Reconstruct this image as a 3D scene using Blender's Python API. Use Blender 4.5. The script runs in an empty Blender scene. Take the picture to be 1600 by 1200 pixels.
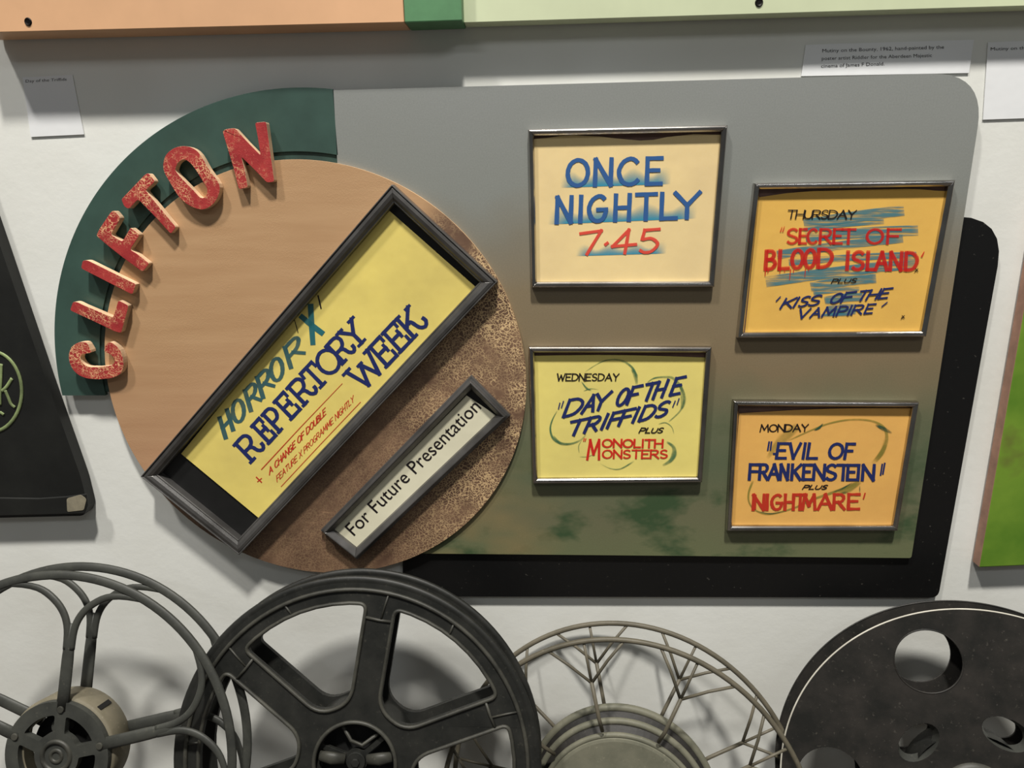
import bpy, bmesh, math, random
import numpy as np
from mathutils import Vector, Matrix
from mathutils.geometry import tessellate_polygon

# ------------------------------------------------------------------ camera, world, lights
F_PX = 1050.0                      # focal length for a 1600 px wide frame
PIT, YAW, ROL = 0.26553, 0.05397, -0.01795
DW = 0.91                          # camera to wall, metres
CAM_Z = 1.30                       # camera height above the floor
scene = bpy.context.scene
COL = scene.collection

def rot3():
    cx, sx, cy, sy, cz, sz = math.cos(PIT), math.sin(PIT), math.cos(YAW), math.sin(YAW), math.cos(ROL), math.sin(ROL)
    Rx = np.array([[1, 0, 0], [0, cx, -sx], [0, sx, cx]])
    Ry = np.array([[cy, 0, sy], [0, 1, 0], [-sy, 0, cy]])
    Rz = np.array([[cz, -sz, 0], [sz, cz, 0], [0, 0, 1]])
    return Rz @ Rx @ Ry
R3 = rot3()

def to_world_dir(v):               # (x right, y down, z into the wall) -> Blender axes
    return Vector((v[0], v[2], -v[1]))
CAM = Vector((0, -DW, CAM_Z))
c_right, c_up, c_back = to_world_dir(R3[0]), -to_world_dir(R3[1]), -to_world_dir(R3[2])
cam_d = bpy.data.cameras.new('camera')
cam_d.sensor_fit = 'HORIZONTAL'; cam_d.sensor_width = 36.0; cam_d.lens = 36.0 * F_PX / 1600.0
cam_d.clip_start = 0.02
cam = bpy.data.objects.new('camera', cam_d)
m = Matrix.Identity(4)
for i in range(3):
    m[i][0], m[i][1], m[i][2], m[i][3] = c_right[i], c_up[i], c_back[i], CAM[i]
cam.matrix_world = m
COL.objects.link(cam); scene.camera = cam

def ray(px, py):
    r = np.array([(px - 800) / F_PX, (py - 600) / F_PX, 1.0]) @ R3
    return to_world_dir(r)
def W(px, py, h=0.0):              # the point h metres in front of the wall that a pixel of the photograph shows
    d = ray(px, py)
    return CAM + d * ((DW - h) / d.y)

world = bpy.data.worlds.new('world'); scene.world = world; world.use_nodes = True
wn = world.node_tree; bg = wn.nodes['Background']
bg.inputs[0].default_value = (0.90, 0.93, 0.90, 1); bg.inputs[1].default_value = 0.085

def area(name, loc, target, power, size, color, size_y=None):
    l = bpy.data.lights.new(name, 'AREA'); l.energy = power; l.color = color
    l.shape = 'RECTANGLE' if size_y else 'DISK'; l.size = size
    if size_y: l.size_y = size_y
    o = bpy.data.objects.new(name, l); COL.objects.link(o); o.location = loc
    o.rotation_euler = (Vector(target) - Vector(loc)).to_track_quat('-Z', 'Y').to_euler()
    return o
area('ceiling_spot', (0.35, -2.3, 6.6), (0.0, 0, 1.1), 445, 0.42, (1.0, 0.965, 0.90))
area('ceiling_spot', (-2.1, -2.15, 6.4), (-0.4, 0, 1.1), 185, 0.38, (1.0, 0.965, 0.91))
area('fill_strip', (1.5, -2.6, 3.4), (0.5, 0, 1.0), 7, 1.2, (0.95, 0.98, 1.0), 0.12)  # added fill light behind the camera, also mirrored in the metal frames
area('fill_strip', (-1.3, -2.8, 3.2), (-0.3, 0, 1.0), 6, 1.2, (0.95, 0.98, 1.0), 0.12)  # second added fill strip, no such lamp in the room
scene.view_settings.view_transform = 'Standard'; scene.view_settings.look = 'None'
scene.view_settings.gamma = 1.0; scene.view_settings.use_curve_mapping = False
scene.view_settings.exposure = 0.08

# ------------------------------------------------------------------ materials
def lin(c):
    return tuple(((x / 255) / 12.92 if x / 255 <= 0.04045 else ((x / 255 + 0.055) / 1.055) ** 2.4) for x in c) + (1.0,)
class Mat:
    def __init__(s, name, color, rough=0.6, metal=0.0):
        s.m = bpy.data.materials.new(name); s.m.use_nodes = True
        s.t = s.m.node_tree; s.b = s.t.nodes['Principled BSDF']
        s.b.inputs['Base Color'].default_value = lin(color)
        s.b.inputs['Roughness'].default_value = rough; s.b.inputs['Metallic'].default_value = metal
        s.geo = s.t.nodes.new('ShaderNodeNewGeometry')
    def n(s, kind, **kw):
        x = s.t.nodes.new('ShaderNode' + kind)
        for k, v in kw.items():
            if k in x.inputs.keys(): x.inputs[k].default_value = v
            else: setattr(x, k, v)
        return x
    def l(s, a, b): s.t.links.new(a, b)
    def noise(s, scale, detail=4, stretch=None, rough=0.6):
        n = s.n('TexNoise', Scale=scale, Detail=detail, Roughness=rough)
        src = s.geo.outputs['Position']
        if stretch:
            mp = s.n('Mapping'); mp.inputs['Scale'].default_value = stretch
            if len(stretch) == 3: pass
            s.l(src, mp.inputs[0]); src = mp.outputs[0]
        s.l(src, n.inputs['Vector']); return n.outputs['Fac']
    def ramp(s, fac, stops, interp='LINEAR'):
        r = s.n('ValToRGB'); e = r.color_ramp.elements; r.color_ramp.interpolation = interp
        while len(e) < len(stops): e.new(0.5)
        for el, (p, c) in zip(e, stops):
            el.position = p; el.color = lin(c) if max(c) > 1 else tuple(c) + (1,) * (4 - len(c))
        s.l(fac, r.inputs[0]); return r.outputs[0]
    def val(s, fac, a, b, lo=0.0, hi=1.0):
        r = s.n('MapRange'); r.inputs[1].default_value = a; r.inputs[2].default_value = b
        r.inputs[3].default_value = lo; r.inputs[4].default_value = hi
        s.l(fac, r.inputs[0]); return r.outputs[0]
    def mix(s, fac, a, b, blend='MIX'):
        x = s.n('Mix'); x.data_type = 'RGBA'; x.blend_type = blend
        for sock, v in ((x.inputs[0], fac), (x.inputs[6], a), (x.inputs[7], b)):
            if hasattr(v, 'is_output'): s.l(v, sock)
            elif isinstance(v, (int, float)): sock.default_value = v
            else: sock.default_value = lin(v)
        return x.outputs[2]
    def math(s, op, a, b=0.0):
        x = s.n('Math'); x.operation = op
        for sock, v in ((x.inputs[0], a), (x.inputs[1], b)):
            if hasattr(v, 'is_output'): s.l(v, sock)
            else: sock.default_value = v
        return x.outputs[0]
    def xyz(s):
        x = s.n('SeparateXYZ'); s.l(s.geo.outputs['Position'], x.inputs[0]); return x.outputs
    def color(s, out): s.l(out, s.b.inputs['Base Color'])
    def bump(s, out, strength=0.2, dist=0.001):
        b = s.n('Bump'); b.inputs['Strength'].default_value = strength; b.inputs['Distance'].default_value = dist
        s.l(out, b.inputs['Height']); s.l(b.outputs[0], s.b.inputs['Normal'])

def simple(name, c, rough=0.6, metal=0.0, var=0.12, scale=30, bump=0.0, bscale=200):
    k = Mat(name, c, rough, metal)
    f = k.noise(scale, 5)
    dark = tuple(x * (1 - var) for x in c); lite = tuple(min(255, x * (1 + var)) for x in c)
    k.color(k.ramp(f, [(0.3, dark), (0.7, lite)]))
    if bump: k.bump(k.noise(bscale, 3), bump)
    return k
M = {}
def reg(k, mat): M[k] = mat.m; return mat

k = reg('wall', Mat('white_wall_paint', (222, 222, 216), 0.55))
k.color(k.ramp(k.noise(3.0, 3), [(0.35, (222, 222, 215)), (0.65, (234, 235, 230))])); k.bump(k.noise(60, 4), 0.15, 0.002)
reg('floor', simple('dark_shelf_board', (70, 64, 58), 0.7))
reg('black_board', simple('black_gloss_paint', (12, 12, 13), 0.35, var=0.3, scale=60))
k = M_black = Mat('black_paint_with_chips', (12, 12, 13), 0.45)
v = k.noise(140, 2); k.color(k.ramp(v, [(0.0, (8, 8, 9)), (0.69, (11, 11, 11)), (0.74, (60, 58, 54))])); M['black_board'] = k.m

zt = W(1000, 120, .014).z; zb = W(1000, 868, .014).z
# sprayed paint of the long panel: grey above, brown across the middle, mossy green below
k = reg('sprayed_panel', Mat('sprayed_grey_brown_green_paint', (120, 120, 112), 0.42))
z = k.xyz()[2]; nz = k.noise(4.0, 3)
f = k.val(z, zb, zt); f = k.math('ADD', f, k.val(nz, 0.3, 0.7, -0.045, 0.045))
base = k.ramp(f, [(0.0, (124, 130, 94)), (0.10, (124, 124, 94)), (0.22, (108, 118, 90)), (0.33, (122, 124, 96)), (0.44, (150, 132, 102)),
                  (0.60, (154, 138, 110)), (0.70, (150, 144, 128)), (0.80, (156, 159, 153)), (1.0, (160, 163, 160))])
st = k.noise(9.0, 4, (1.0, 1.0, 1.6)); low = k.val(f, 0.38, 0.12)
g = k.mix(k.math('MULTIPLY', k.val(st, 0.52, 0.66), low), base, (70, 94, 62))
x = k.xyz()[0]
tanx = k.math('MULTIPLY', k.val(k.noise(7, 3, (0.6, 1, 1.2)), 0.42, 0.56), k.val(f, 0.30, 0.08))
g = k.mix(k.math('MULTIPLY', tanx, k.val(x, 0.12, -0.12)), g, (158, 140, 98))
g = k.mix(0.5, g, k.ramp(k.noise(500, 2), [(0.3, (118, 118, 118)), (0.7, (138, 138, 138))]), 'OVERLAY')
k.color(g); k.bump(k.noise(90, 4), 0.08)

reg('teal', simple('dark_teal_paint', (56, 80, 72), 0.45, var=0.08, scale=18))
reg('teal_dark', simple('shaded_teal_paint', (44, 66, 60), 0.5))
# disc: pale tan left of the diagonal frame, brown with pale crackle to the right of it
k = reg('disc', Mat('tan_and_crackled_brown_paint', (180, 145, 105), 0.5))
X, Y, Z = k.xyz()
P0, P1 = W(256, 776, .0185), W(650, 340, .0185)
dx, dz = (P1 - P0).x, (P1 - P0).z; L = math.hypot(dx, dz)
# signed distance to the right of the diagonal
sd = k.math('ADD', k.math('MULTIPLY', X, dz / L), k.math('MULTIPLY', Z, -dx / L))
sd = k.math('SUBTRACT', sd, P0.x * dz / L - P0.z * dx / L)
grain = k.noise(6, 5, (1, 1, 9))
tan = k.ramp(grain, [(0.3, (178, 140, 102)), (0.7, (190, 153, 114))])
tan = k.mix(k.val(Z, W(300, 520, 0).z, W(300, 760, 0).z, 0, 0.45), tan, (178, 132, 106))
brown = k.ramp(k.noise(14, 4), [(0.35, (92, 68, 54)), (0.68, (132, 103, 80))])
vor = k.n('TexVoronoi', Scale=230.0); vor.feature = 'DISTANCE_TO_EDGE'
warp = k.n('TexNoise', Scale=60.0, Detail=3.0); wv = k.n('VectorMath'); wv.operation = 'SCALE'; wv.inputs['Scale'].default_value = 0.02
k.l(k.geo.outputs['Position'], warp.inputs['Vector']); k.l(warp.outputs['Color'], wv.inputs[0])
wa = k.n('VectorMath'); wa.operation = 'ADD'; k.l(k.geo.outputs['Position'], wa.inputs[0]); k.l(wv.outputs[0], wa.inputs[1]); k.l(wa.outputs[0], vor.inputs['Vector'])
crack = k.val(vor.outputs['Distance'], 0.13, 0.04)
mask = k.math('MULTIPLY', k.val(k.noise(13, 3), 0.38, 0.54), k.val(X, W(600, 650, 0).x, W(800, 600, 0).x, 0.15, 1))
brown = k.mix(k.math('MULTIPLY', crack, mask), brown, (222, 190, 142))
scr = k.noise(22, 5, (1, 1, 14)); brown = k.mix(k.val(scr, 0.62, 0.74, 0, .5), brown, (172, 138, 104))
spray = k.math('ADD', sd, k.val(k.noise(10, 3), 0.3, 0.7, -0.01, 0.01))
k.color(k.mix(k.val(spray, -0.01, 0.03), tan, brown)); k.bump(k.math('MULTIPLY', crack, mask), 0.25)
reg('disc_edge', simple('bare_board_edge', (196, 160, 118), 0.6))
# red letters
k = reg('letter_red', Mat('crackled_red_paint', (185, 52, 52), 0.4))
vor = k.n('TexVoronoi', Scale=150.0); vor.feature = 'DISTANCE_TO_EDGE'
warp = k.n('TexNoise', Scale=90.0, Detail=3.0); wv = k.n('VectorMath'); wv.operation = 'SCALE'; wv.inputs['Scale'].default_value = 0.03
k.l(k.geo.outputs['Position'], warp.inputs['Vector']); k.l(warp.outputs['Color'], wv.inputs[0])
wa = k.n('VectorMath'); wa.operation = 'ADD'; k.l(k.geo.outputs['Position'], wa.inputs[0]); k.l(wv.outputs[0], wa.inputs[1]); k.l(wa.outputs[0], vor.inputs['Vector'])
crack = k.val(vor.outputs['Distance'], 0.09, 0.02)
mask = k.val(k.noise(26, 3), 0.46, 0.62)
X, Y, Z = k.xyz()
red = k.ramp(k.noise(35, 4), [(0.3, (150, 42, 46)), (0.7, (182, 66, 62))])
red = k.mix(k.math('MULTIPLY', crack, mask), red, (240, 190, 140))
fine = k.val(k.noise(160, 5, (3, 1, 1)), 0.62, 0.72, 0, .5)
k.color(k.mix(fine, red, (226, 150, 116))); k.bump(crack, 0.2)
reg('letter_side', simple('pale_wood_edge', (204, 172, 138), 0.6, var=.15))
# frames
k = reg('chrome', Mat('dark_polished_metal', (190, 186, 180), 0.18, 1.0))
k.color(k.ramp(k.noise(12, 3), [(0.3, (150, 144, 138)), (0.7, (205, 202, 198))]))
k = reg('gunmetal', Mat('brushed_gunmetal', (150, 148, 144), 0.38, 0.72))
k.color(k.ramp(k.noise(14, 4), [(0.3, (84, 82, 80)), (0.7, (126, 124, 122))]))
reg('backing_black', simple('black_backing_card', (16, 16, 16), 0.6, var=.3))
reg('backing_brown', simple('backing_card_reflection', (112, 84, 74), 0.6))  # the brown puts a reflection on the backing into the card's colour
def paper(name, c, spot=0.05):
    k = Mat(name, c, 0.6)
    a = k.ramp(k.noise(7, 4), [(0.3, tuple(x * (1 - spot) for x in c)), (0.7, c)])
    k.color(k.mix(.5, a, k.ramp(k.noise(420, 2), [(0.3, (122, 122, 122)), (0.7, (134, 134, 134))]), 'OVERLAY')); k.bump(k.noise(12, 3), 0.25, 0.004)
    return reg(name, k)
paper('cream_card', (246, 226, 182)); paper('lemon_card', (246, 233, 148)); paper('amber_card', (240, 205, 104)); paper('ochre_card', (242, 202, 112))
paper('yellow_poster', (246, 230, 140), 0.08); paper('ivory_strip', (238, 234, 214)); paper('white_note', (240, 241, 242), .02)
# paints with an alpha carried by the brush stroke
def paint(name, c, rough=0.5, streak=None, alpha=1.0):
    k = Mat(name, c, rough)
    at = k.n('Attribute'); at.attribute_name = 'a'; a = at.outputs['Fac']
    if streak:
        s_ = k.noise(streak[0], 3, streak[1]); a = k.math('MULTIPLY', a, k.val(s_, streak[2], streak[3], streak[4], 1))
    if alpha != 1.0: a = k.math('MULTIPLY', a, alpha)
    if streak or alpha != 1.0: k.l(a, k.b.inputs['Alpha'])
    return reg(name, k)
paint('blue_paint', (48, 92, 150)); paint('coral_paint', (226, 78, 62), alpha=.95); paint('turquoise_spray', (40, 150, 184), alpha=.95)
paint('navy_ink', (30, 42, 98)); paint('black_ink', (22, 14, 18)); paint('red_ink', (196, 52, 32), alpha=.93); paint('scarlet_paint', (212, 40, 28), alpha=.93)
paint('scarlet_thin', (206, 30, 26), alpha=.78); paint('teal_marker', (38, 108, 116), streak=(60, (1, 1, 1), .3, .7, .75)); paint('grey_teal_marker', (58, 98, 102), streak=(60, (1, 1, 1), .3, .7, .75))
paint('green_wash', (64, 118, 84), streak=(40, (1, 1, 1), .35, .65, .35)); paint('olive_wash', (150, 140, 62), streak=(40, (1, 1, 1), .35, .65, .5), alpha=.9)
paint('dark_green_wash', (44, 84, 62), streak=(50, (1, 1, 1), .35, .6, .5))
k = Mat('blue_scrub', (66, 128, 142), 0.6); at = k.n('Attribute'); at.attribute_name = 'a'
s_ = k.n('TexNoise', Scale=1.0, Detail=3.0, Roughness=.7); mp = k.n('Mapping'); mp.inputs['Scale'].default_value = (14, 1, 260); mp.inputs['Rotation'].default_value = (0, math.radians(9), 0)
k.l(k.geo.outputs['Position'], mp.inputs[0]); k.l(mp.outputs[0], s_.inputs['Vector'])
k.l(k.math('MULTIPLY', at.outputs['Fac'], k.val(s_.outputs['Fac'], .37, .54, .06, .88)), k.b.inputs['Alpha']); M['blue_scrub'] = k.m
reg('orange_panel', simple('salmon_orange_paint', (216, 170, 130), 0.45, var=.05, scale=5))
reg('green_strip', simple('mid_green_paint', (88, 136, 94), 0.5, var=.06))
reg('pale_green', simple('pale_sage_paint', (208, 216, 180), 0.5, var=.04, scale=5))
reg('hole', simple('dark_screw', (22, 18, 16), 0.4, 0.5))
k = reg('panel_black', Mat('worn_black_paint', (24, 24, 22), 0.6)); k.color(k.ramp(k.noise(16, 6), [(0.35, (13, 14, 12)), (0.75, (27, 28, 25))])); k.bump(k.noise(80, 4), .2)
reg('emblem', simple('dull_green_paint', (124, 138, 92), 0.6, var=.2)); reg('worn_edge', simple('bare_worn_edge', (112, 106, 90), 0.7, var=.3))
k = reg('grass_green', Mat('grass_green_paint', (96, 132, 34), 0.6)); k.color(k.ramp(k.noise(9, 4), [(0.35, (84, 124, 30)), (0.62, (112, 146, 44)), (0.8, (96, 84, 46))]))
reg('board_side', simple('brown_board_edge', (164, 124, 104), 0.6))
def cast(name, a, b, dust, rough, metal=0.0, bs=.15):
    k = Mat(name, a, rough + .08, 0.0); k.b.inputs['Specular IOR Level'].default_value = 0.35
    f = k.noise(24, 6); c = k.ramp(f, [(0.35, a), (0.68, b)])
    c = k.mix(k.val(k.noise(180, 4), .62, .74, 0, .35), c, dust)
    k.color(c); k.bump(k.noise(120, 4), bs)
    return reg(name, k)
cast('grey_metal', (48, 49, 46), (64, 65, 60), (96, 94, 84), 0.42, .2); cast('drum_tan', (96, 91, 75), (116, 109, 92), (168, 158, 132), 0.6)
cast('cast_black', (24, 25, 23), (40, 40, 37), (76, 74, 66), 0.42, .15); cast('cast_edge', (44, 44, 40), (70, 69, 62), (100, 97, 87), 0.42, .2)
cast('wire_olive', (76, 72, 60), (98, 92, 78), (122, 114, 98), 0.45, .25); cast('hub_olive', (90, 90, 77), (110, 108, 93), (150, 146, 126), 0.5, .1)
cast('disc_black', (28, 28, 26), (46, 43, 40), (98, 94, 86), 0.42, .15); cast('bright_edge', (168, 164, 152), (200, 196, 184), (214, 210, 198), 0.35, .3)
cast('dark_void', (8, 8, 8), (14, 14, 13), (22, 22, 20), 0.7)  # near-black colour that stands for the shade inside hub cavities and drum slit

# ------------------------------------------------------------------ object helpers
def put(o, name, parent):
    COL.objects.link(o)
    if parent is not None: o.parent = parent
    return o
def empty(name, loc=None, mat=None):
    o = bpy.data.objects.new(name, None); COL.objects.link(o); o.empty_display_size = 0.05
    if mat is not None: o.matrix_world = mat
    else: o.location = loc
    return o
def tag(o, label=None, cat=None, group=None, kind=None):
    if label: o['label'] = label
    if cat: o['category'] = cat
    if group: o['group'] = group
    if kind: o['kind'] = kind
    return o
INV = {}
def origin(par):                   # matrix that takes world points into the top thing's space (parts carry no transform)
    while par is not None and par.parent is not None: par = par.parent
    if par is None: return None
    if par.name not in INV:
        INV[par.name] = (Matrix.Translation(par.location) if par.rotation_mode == 'XYZ' and tuple(par.rotation_euler) == (0, 0, 0) else par.matrix_basis).inverted()
    return INV[par.name]
def mesh_obj(name, verts, faces, mats, parent=None, local=False, midx=None, smooth=False, alpha=None, bevel=None):
    me = bpy.data.meshes.new(name)
    inv = None if local else origin(parent)
    vs = [inv @ Vector(v) for v in verts] if inv is not None else [Vector(v) for v in verts]
    me.from_pydata([tuple(v) for v in vs], [], faces)
    for mm in (mats if isinstance(mats, (list, tuple)) else [mats]): me.materials.append(M[mm])
    if midx: me.polygons.foreach_set('material_index', midx)
    if smooth: me.polygons.foreach_set('use_smooth', [True] * len(me.polygons))
    if alpha is not None:
        at = me.attributes.new('a', 'FLOAT', 'POINT'); at.data.foreach_set('value', alpha)
    me.validate(); me.update()
    o = bpy.data.objects.new(name, me); put(o, name, parent)
    if bevel:
        b = o.modifiers.new('bevel', 'BEVEL'); b.width = bevel; b.segments = 2; b.limit_method = 'ANGLE'; b.angle_limit = math.radians(35)
        b.harden_normals = False
    return o

class Geo:
    """collects faces; every point is a Vector"""
    def __init__(s): s.v = []; s.f = []; s.m = []
    def add(s, vs, fs, mi=0):
        n = len(s.v); s.v += [Vector(v) for v in vs]; s.f += [tuple(i + n for i in f) for f in fs]; s.m += [mi] * len(fs)
    def prism(s, loops, front, back, mi_front=0, mi_side=0):
        """loops: outer outline then holes, 2-D; front/back: functions (u, v) -> point"""
        def area2(l): return sum(l[i - 1][0] * l[i][1] - l[i][0] * l[i - 1][1] for i in range(len(l)))
        ls = []
        for i, l in enumerate(loops):
            l = [tuple(p) for p in l]
            if (area2(l) > 0) != (i == 0): l = l[::-1]
            ls.append(l)
        tri = tessellate_polygon([[Vector((p[0], p[1], 0)) for p in l] for l in ls])
        flat = [p for l in ls for p in l]
        fv = [front(*p) for p in flat]; bv = [back(*p) for p in flat]; n = len(flat)
        def ccw(t):
            a, b, c = (flat[i] for i in t)
            return t if (b[0] - a[0]) * (c[1] - a[1]) - (c[0] - a[0]) * (b[1] - a[1]) > 0 else (t[0], t[2], t[1])
        tri = [ccw(t) for t in tri if len(set(t)) == 3]
        base = len(s.v); s.v += [Vector(p) for p in fv + bv]
        s.f += [tuple(base + i for i in t) for t in tri]; s.m += [mi_front] * len(tri)
        s.f += [tuple(base + n + i for i in (t[0], t[2], t[1])) for t in tri]; s.m += [mi_side] * len(tri)
        o = 0
        for l in ls:
            k_ = len(l)
            for i in range(k_):
                j = (i + 1) % k_
                s.f.append((base + o + i, base + n + o + i, base + n + o + j, base + o + j)); s.m.append(mi_side)
            o += k_
    def tube(s, pts, r, seg=8, closed=False, mi=0, flat=1.0, axis=None):
        pts = [Vector(p) for p in pts]; n = len(pts)
        rs = r if isinstance(r, (list, tuple)) else [r] * n
        ax = Vector(axis) if axis is not None else None
        up = None; rings = []
        for i, p in enumerate(pts):
            if closed: t = pts[(i + 1) % n] - pts[i - 1]
            else: t = pts[min(i + 1, n - 1)] - pts[max(i - 1, 0)]
            t = t.normalized() if t.length > 1e-9 else Vector((0, 0, 1))
            if ax is not None: a = ax - t * ax.dot(t); a.normalize()
            else:
                if up is None: up = t.orthogonal().normalized()
                a = (up - t * up.dot(t)).normalized(); up = a
            b = t.cross(a)
            rings.append([p + a * (math.cos(2 * math.pi * q / seg) * rs[i] * flat) + b * (math.sin(2 * math.pi * q / seg) * rs[i]) for q in range(seg)])
        vs = [v for rg in rings for v in rg]; fs = []
        for i in range(n if closed else n - 1):
            j = (i + 1) % n
            for q in range(seg):
                w = (q + 1) % seg
                fs.append((i * seg + q, i * seg + w, j * seg + w, j * seg + q))
        if not closed:
            fs.append(tuple(range(seg))[::-1]); fs.append(tuple((n - 1) * seg + q for q in range(seg)))
        s.add(vs, fs, mi)
    def lathe(s, prof, seg=96, mi=0, cap=False):
        """prof: (radius, w) pairs around the local Z axis"""
        vs = [(r * math.cos(2 * math.pi * q / seg), r * math.sin(2 * math.pi * q / seg), w) for r, w in prof for q in range(seg)]
        fs = []
        for i in range(len(prof) - 1):
            for q in range(seg):
                w = (q + 1) % seg
                fs.append((i * seg + q, i * seg + w, (i + 1) * seg + w, (i + 1) * seg + q))
        if cap: fs.append(tuple((len(prof) - 1) * seg + q for q in range(seg)))
        s.add(vs, fs, mi)
    def out(s, name, mats, parent=None, **kw):
        return mesh_obj(name, s.v, s.f, mats, parent, midx=s.m, **kw)

# ------------------------------------------------------------------ 2-D helpers
def catmull(pts, n=8, closed=False):
    pts = [tuple(p) for p in pts]; N = len(pts); out = []
    for i in range(N if closed else N - 1):
        if closed: p0, p1, p2, p3 = pts[i - 1], pts[i], pts[(i + 1) % N], pts[(i + 2) % N]
        else: p0, p1, p2, p3 = pts[max(i - 1, 0)], pts[i], pts[i + 1], pts[min(i + 2, N - 1)]
        for j in range(n):
            t = j / n
            out.append(tuple(0.5 * ((2 * b) + (-a + c) * t + (2 * a - 5 * b + 4 * c - d) * t * t + (-a + 3 * b - 3 * c + d) * t ** 3) for a, b, c, d in zip(p0, p1, p2, p3)))
    if not closed: out.append(pts[-1])
    return out
def round_poly(pts, rad, n=6):
    """rounds the corners of a polygon; rad one number or one per corner"""
    N = len(pts); out = []
    for i in range(N):
        a, b, c = Vector(pts[i - 1]), Vector(pts[i]), Vector(pts[(i + 1) % N])
        r = rad[i] if isinstance(rad, (list, tuple)) else rad
        d1, d2 = (a - b), (c - b)
        if r <= 0: out.append(tuple(b)); continue
        t = min(r, d1.length * .49, d2.length * .49)
        p, q = b + d1.normalized() * t, b + d2.normalized() * t
        for j in range(n + 1):
            s = j / n; out.append(tuple(p * (1 - s) ** 2 + b * 2 * s * (1 - s) + q * s * s))
    return out
def px_loop(pts, h):               # pixel outline -> (X, Z) on the plane h in front of the wall
    return [(W(x, y, h).x, W(x, y, h).z) for x, y in pts]
def plate(name, loops, h0, h1, mats, parent=None, side=0, bevel=None, **kw):
    g = Geo()
    g.prism(loops, lambda u, v: (u, -h1, v), lambda u, v: (u, -h0, v), 0, side)
    return g.out(name, mats, parent, bevel=bevel, **kw)
def crop(o, s): return lambda x, y: (o[0] + x / s, o[1] + y / s)

# ------------------------------------------------------------------ brush lettering
G = {  # strokes in a unit box, baseline 0, cap height 1; s = smooth stroke, o = closed smooth
 'A': (1, [[(0, 0), (.5, 1)], [(.5, 1), (1, 0)], [(.2, .36), (.8, .36)]]),
 'B': (.8, [[(0, 0), (0, 1)], ('s', (0, 1), (.6, .98), (.8, .78), (.55, .56), (0, .53)), ('s', (0, .53), (.7, .5), (.98, .27), (.65, .03), (0, 0))]),
 'C': (.9, [('s', (.95, .82), (.75, .97), (.5, 1), (.18, .85), (0, .5), (.18, .13), (.5, 0), (.8, .05), (1, .2))]),
 'D': (.9, [[(0, 0), (0, 1)], ('s', (0, 1), (.55, .97), (.93, .75), (1, .45), (.75, .12), (.4, .01), (0, 0))]),
 'E': (.75, [[(0, 0), (0, 1)], [(0, 1), (1, 1)], [(0, .53), (.8, .53)], [(0, 0), (1, 0)]]),
 'F': (.75, [[(0, 0), (0, 1)], [(0, 1), (1, 1)], [(0, .52), (.8, .52)]]),
 'G': (.95, [('s', (.9, .85), (.7, .98), (.45, .98), (.15, .82), (0, .5), (.15, .15), (.45, .0), (.8, .08), (.98, .38)), [(.98, .45), (.52, .45)]]),
 'H': (.85, [[(0, 0), (0, 1)], [(1, 0), (1, 1)], [(0, .5), (1, .5)]]),
 'I': (.12, [[(.5, 0), (.5, 1)]]),
 'K': (.8, [[(0, 0), (0, 1)], [(1, 1), (.05, .45)], [(.25, .58), (1, 0)]]),
 'L': (.65, [[(0, 1), (0, 0)], [(0, 0), (1, 0)]]),
 'M': (1.1, [[(0, 0), (.12, 1)], [(.12, 1), (.5, .25)], [(.5, .25), (.88, 1)], [(.88, 1), (1, 0)]]),
 'N': (.85, [[(0, 0), (0, 1)], [(0, 1), (1, 0)], [(1, 0), (1, 1)]]),
 'O': (1, [('o', (.5, 1), (.14, .85), (0, .5), (.14, .15), (.5, 0), (.86, .15), (1, .5), (.86, .85))]),
 'P': (.8, [[(0, 0), (0, 1)], ('s', (0, 1), (.7, .98), (1, .74), (.7, .47), (0, .45))]),
 'R': (.85, [[(0, 0), (0, 1)], ('s', (0, 1), (.7, .98), (.92, .75), (.65, .5), (0, .48)), [(.4, .48), (1, 0)]]),
 'S': (.75, [('s', (.95, .86), (.7, .99), (.4, 1), (.1, .85), (.12, .62), (.5, .5), (.88, .38), (.92, .15), (.6, 0), (.25, .02), (0, .15))]),
 'T': (.85, [[(0, 1), (1, 1)], [(.5, 1), (.5, 0)]]),
 'U': (.8, [('s', (0, 1), (0, .35), (.2, .05), (.5, 0), (.8, .05), (1, .35), (1, 1))]),
 'V': (.85, [[(0, 1), (.5, 0)], [(.5, 0), (1, 1)]]),
 'W': (1.2, [[(0, 1), (.25, 0)], [(.25, 0), (.5, .8)], [(.5, .8), (.75, 0)], [(.75, 0), (1, 1)]]),
 'X': (.85, [[(0, 0), (1, 1)], [(0, 1), (1, 0)]]),
 'Y': (.85, [[(0, 1), (.5, .5)], [(1, 1), (.5, .5)], [(.5, .5), (.5, 0)]]),
 '7': (.8, [[(0, .9), (1, 1)], [(1, 1), (.45, 0)]]), '4': (.9, [[(.62, 1), (0, .3)], [(0, .3), (1, .36)], [(.62, 1), (.58, 0)]]),
 '5': (.8, [[(.15, .97), (.95, 1)], [(.15, .97), (.08, .58)], ('s', (.08, .56), (.6, .6), (.98, .35), (.7, .05), (.3, 0), (0, .12))]),
 "'": (.12, [[(.3, .75), (.7, 1)]]), '"': (.3, [[(0, .72), (.15, 1)], [(.7, .72), (.85, 1)]]), ' ': (.4, []), '.': (.1, [[(.3, .4), (.6, .45)]]),
}
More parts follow.
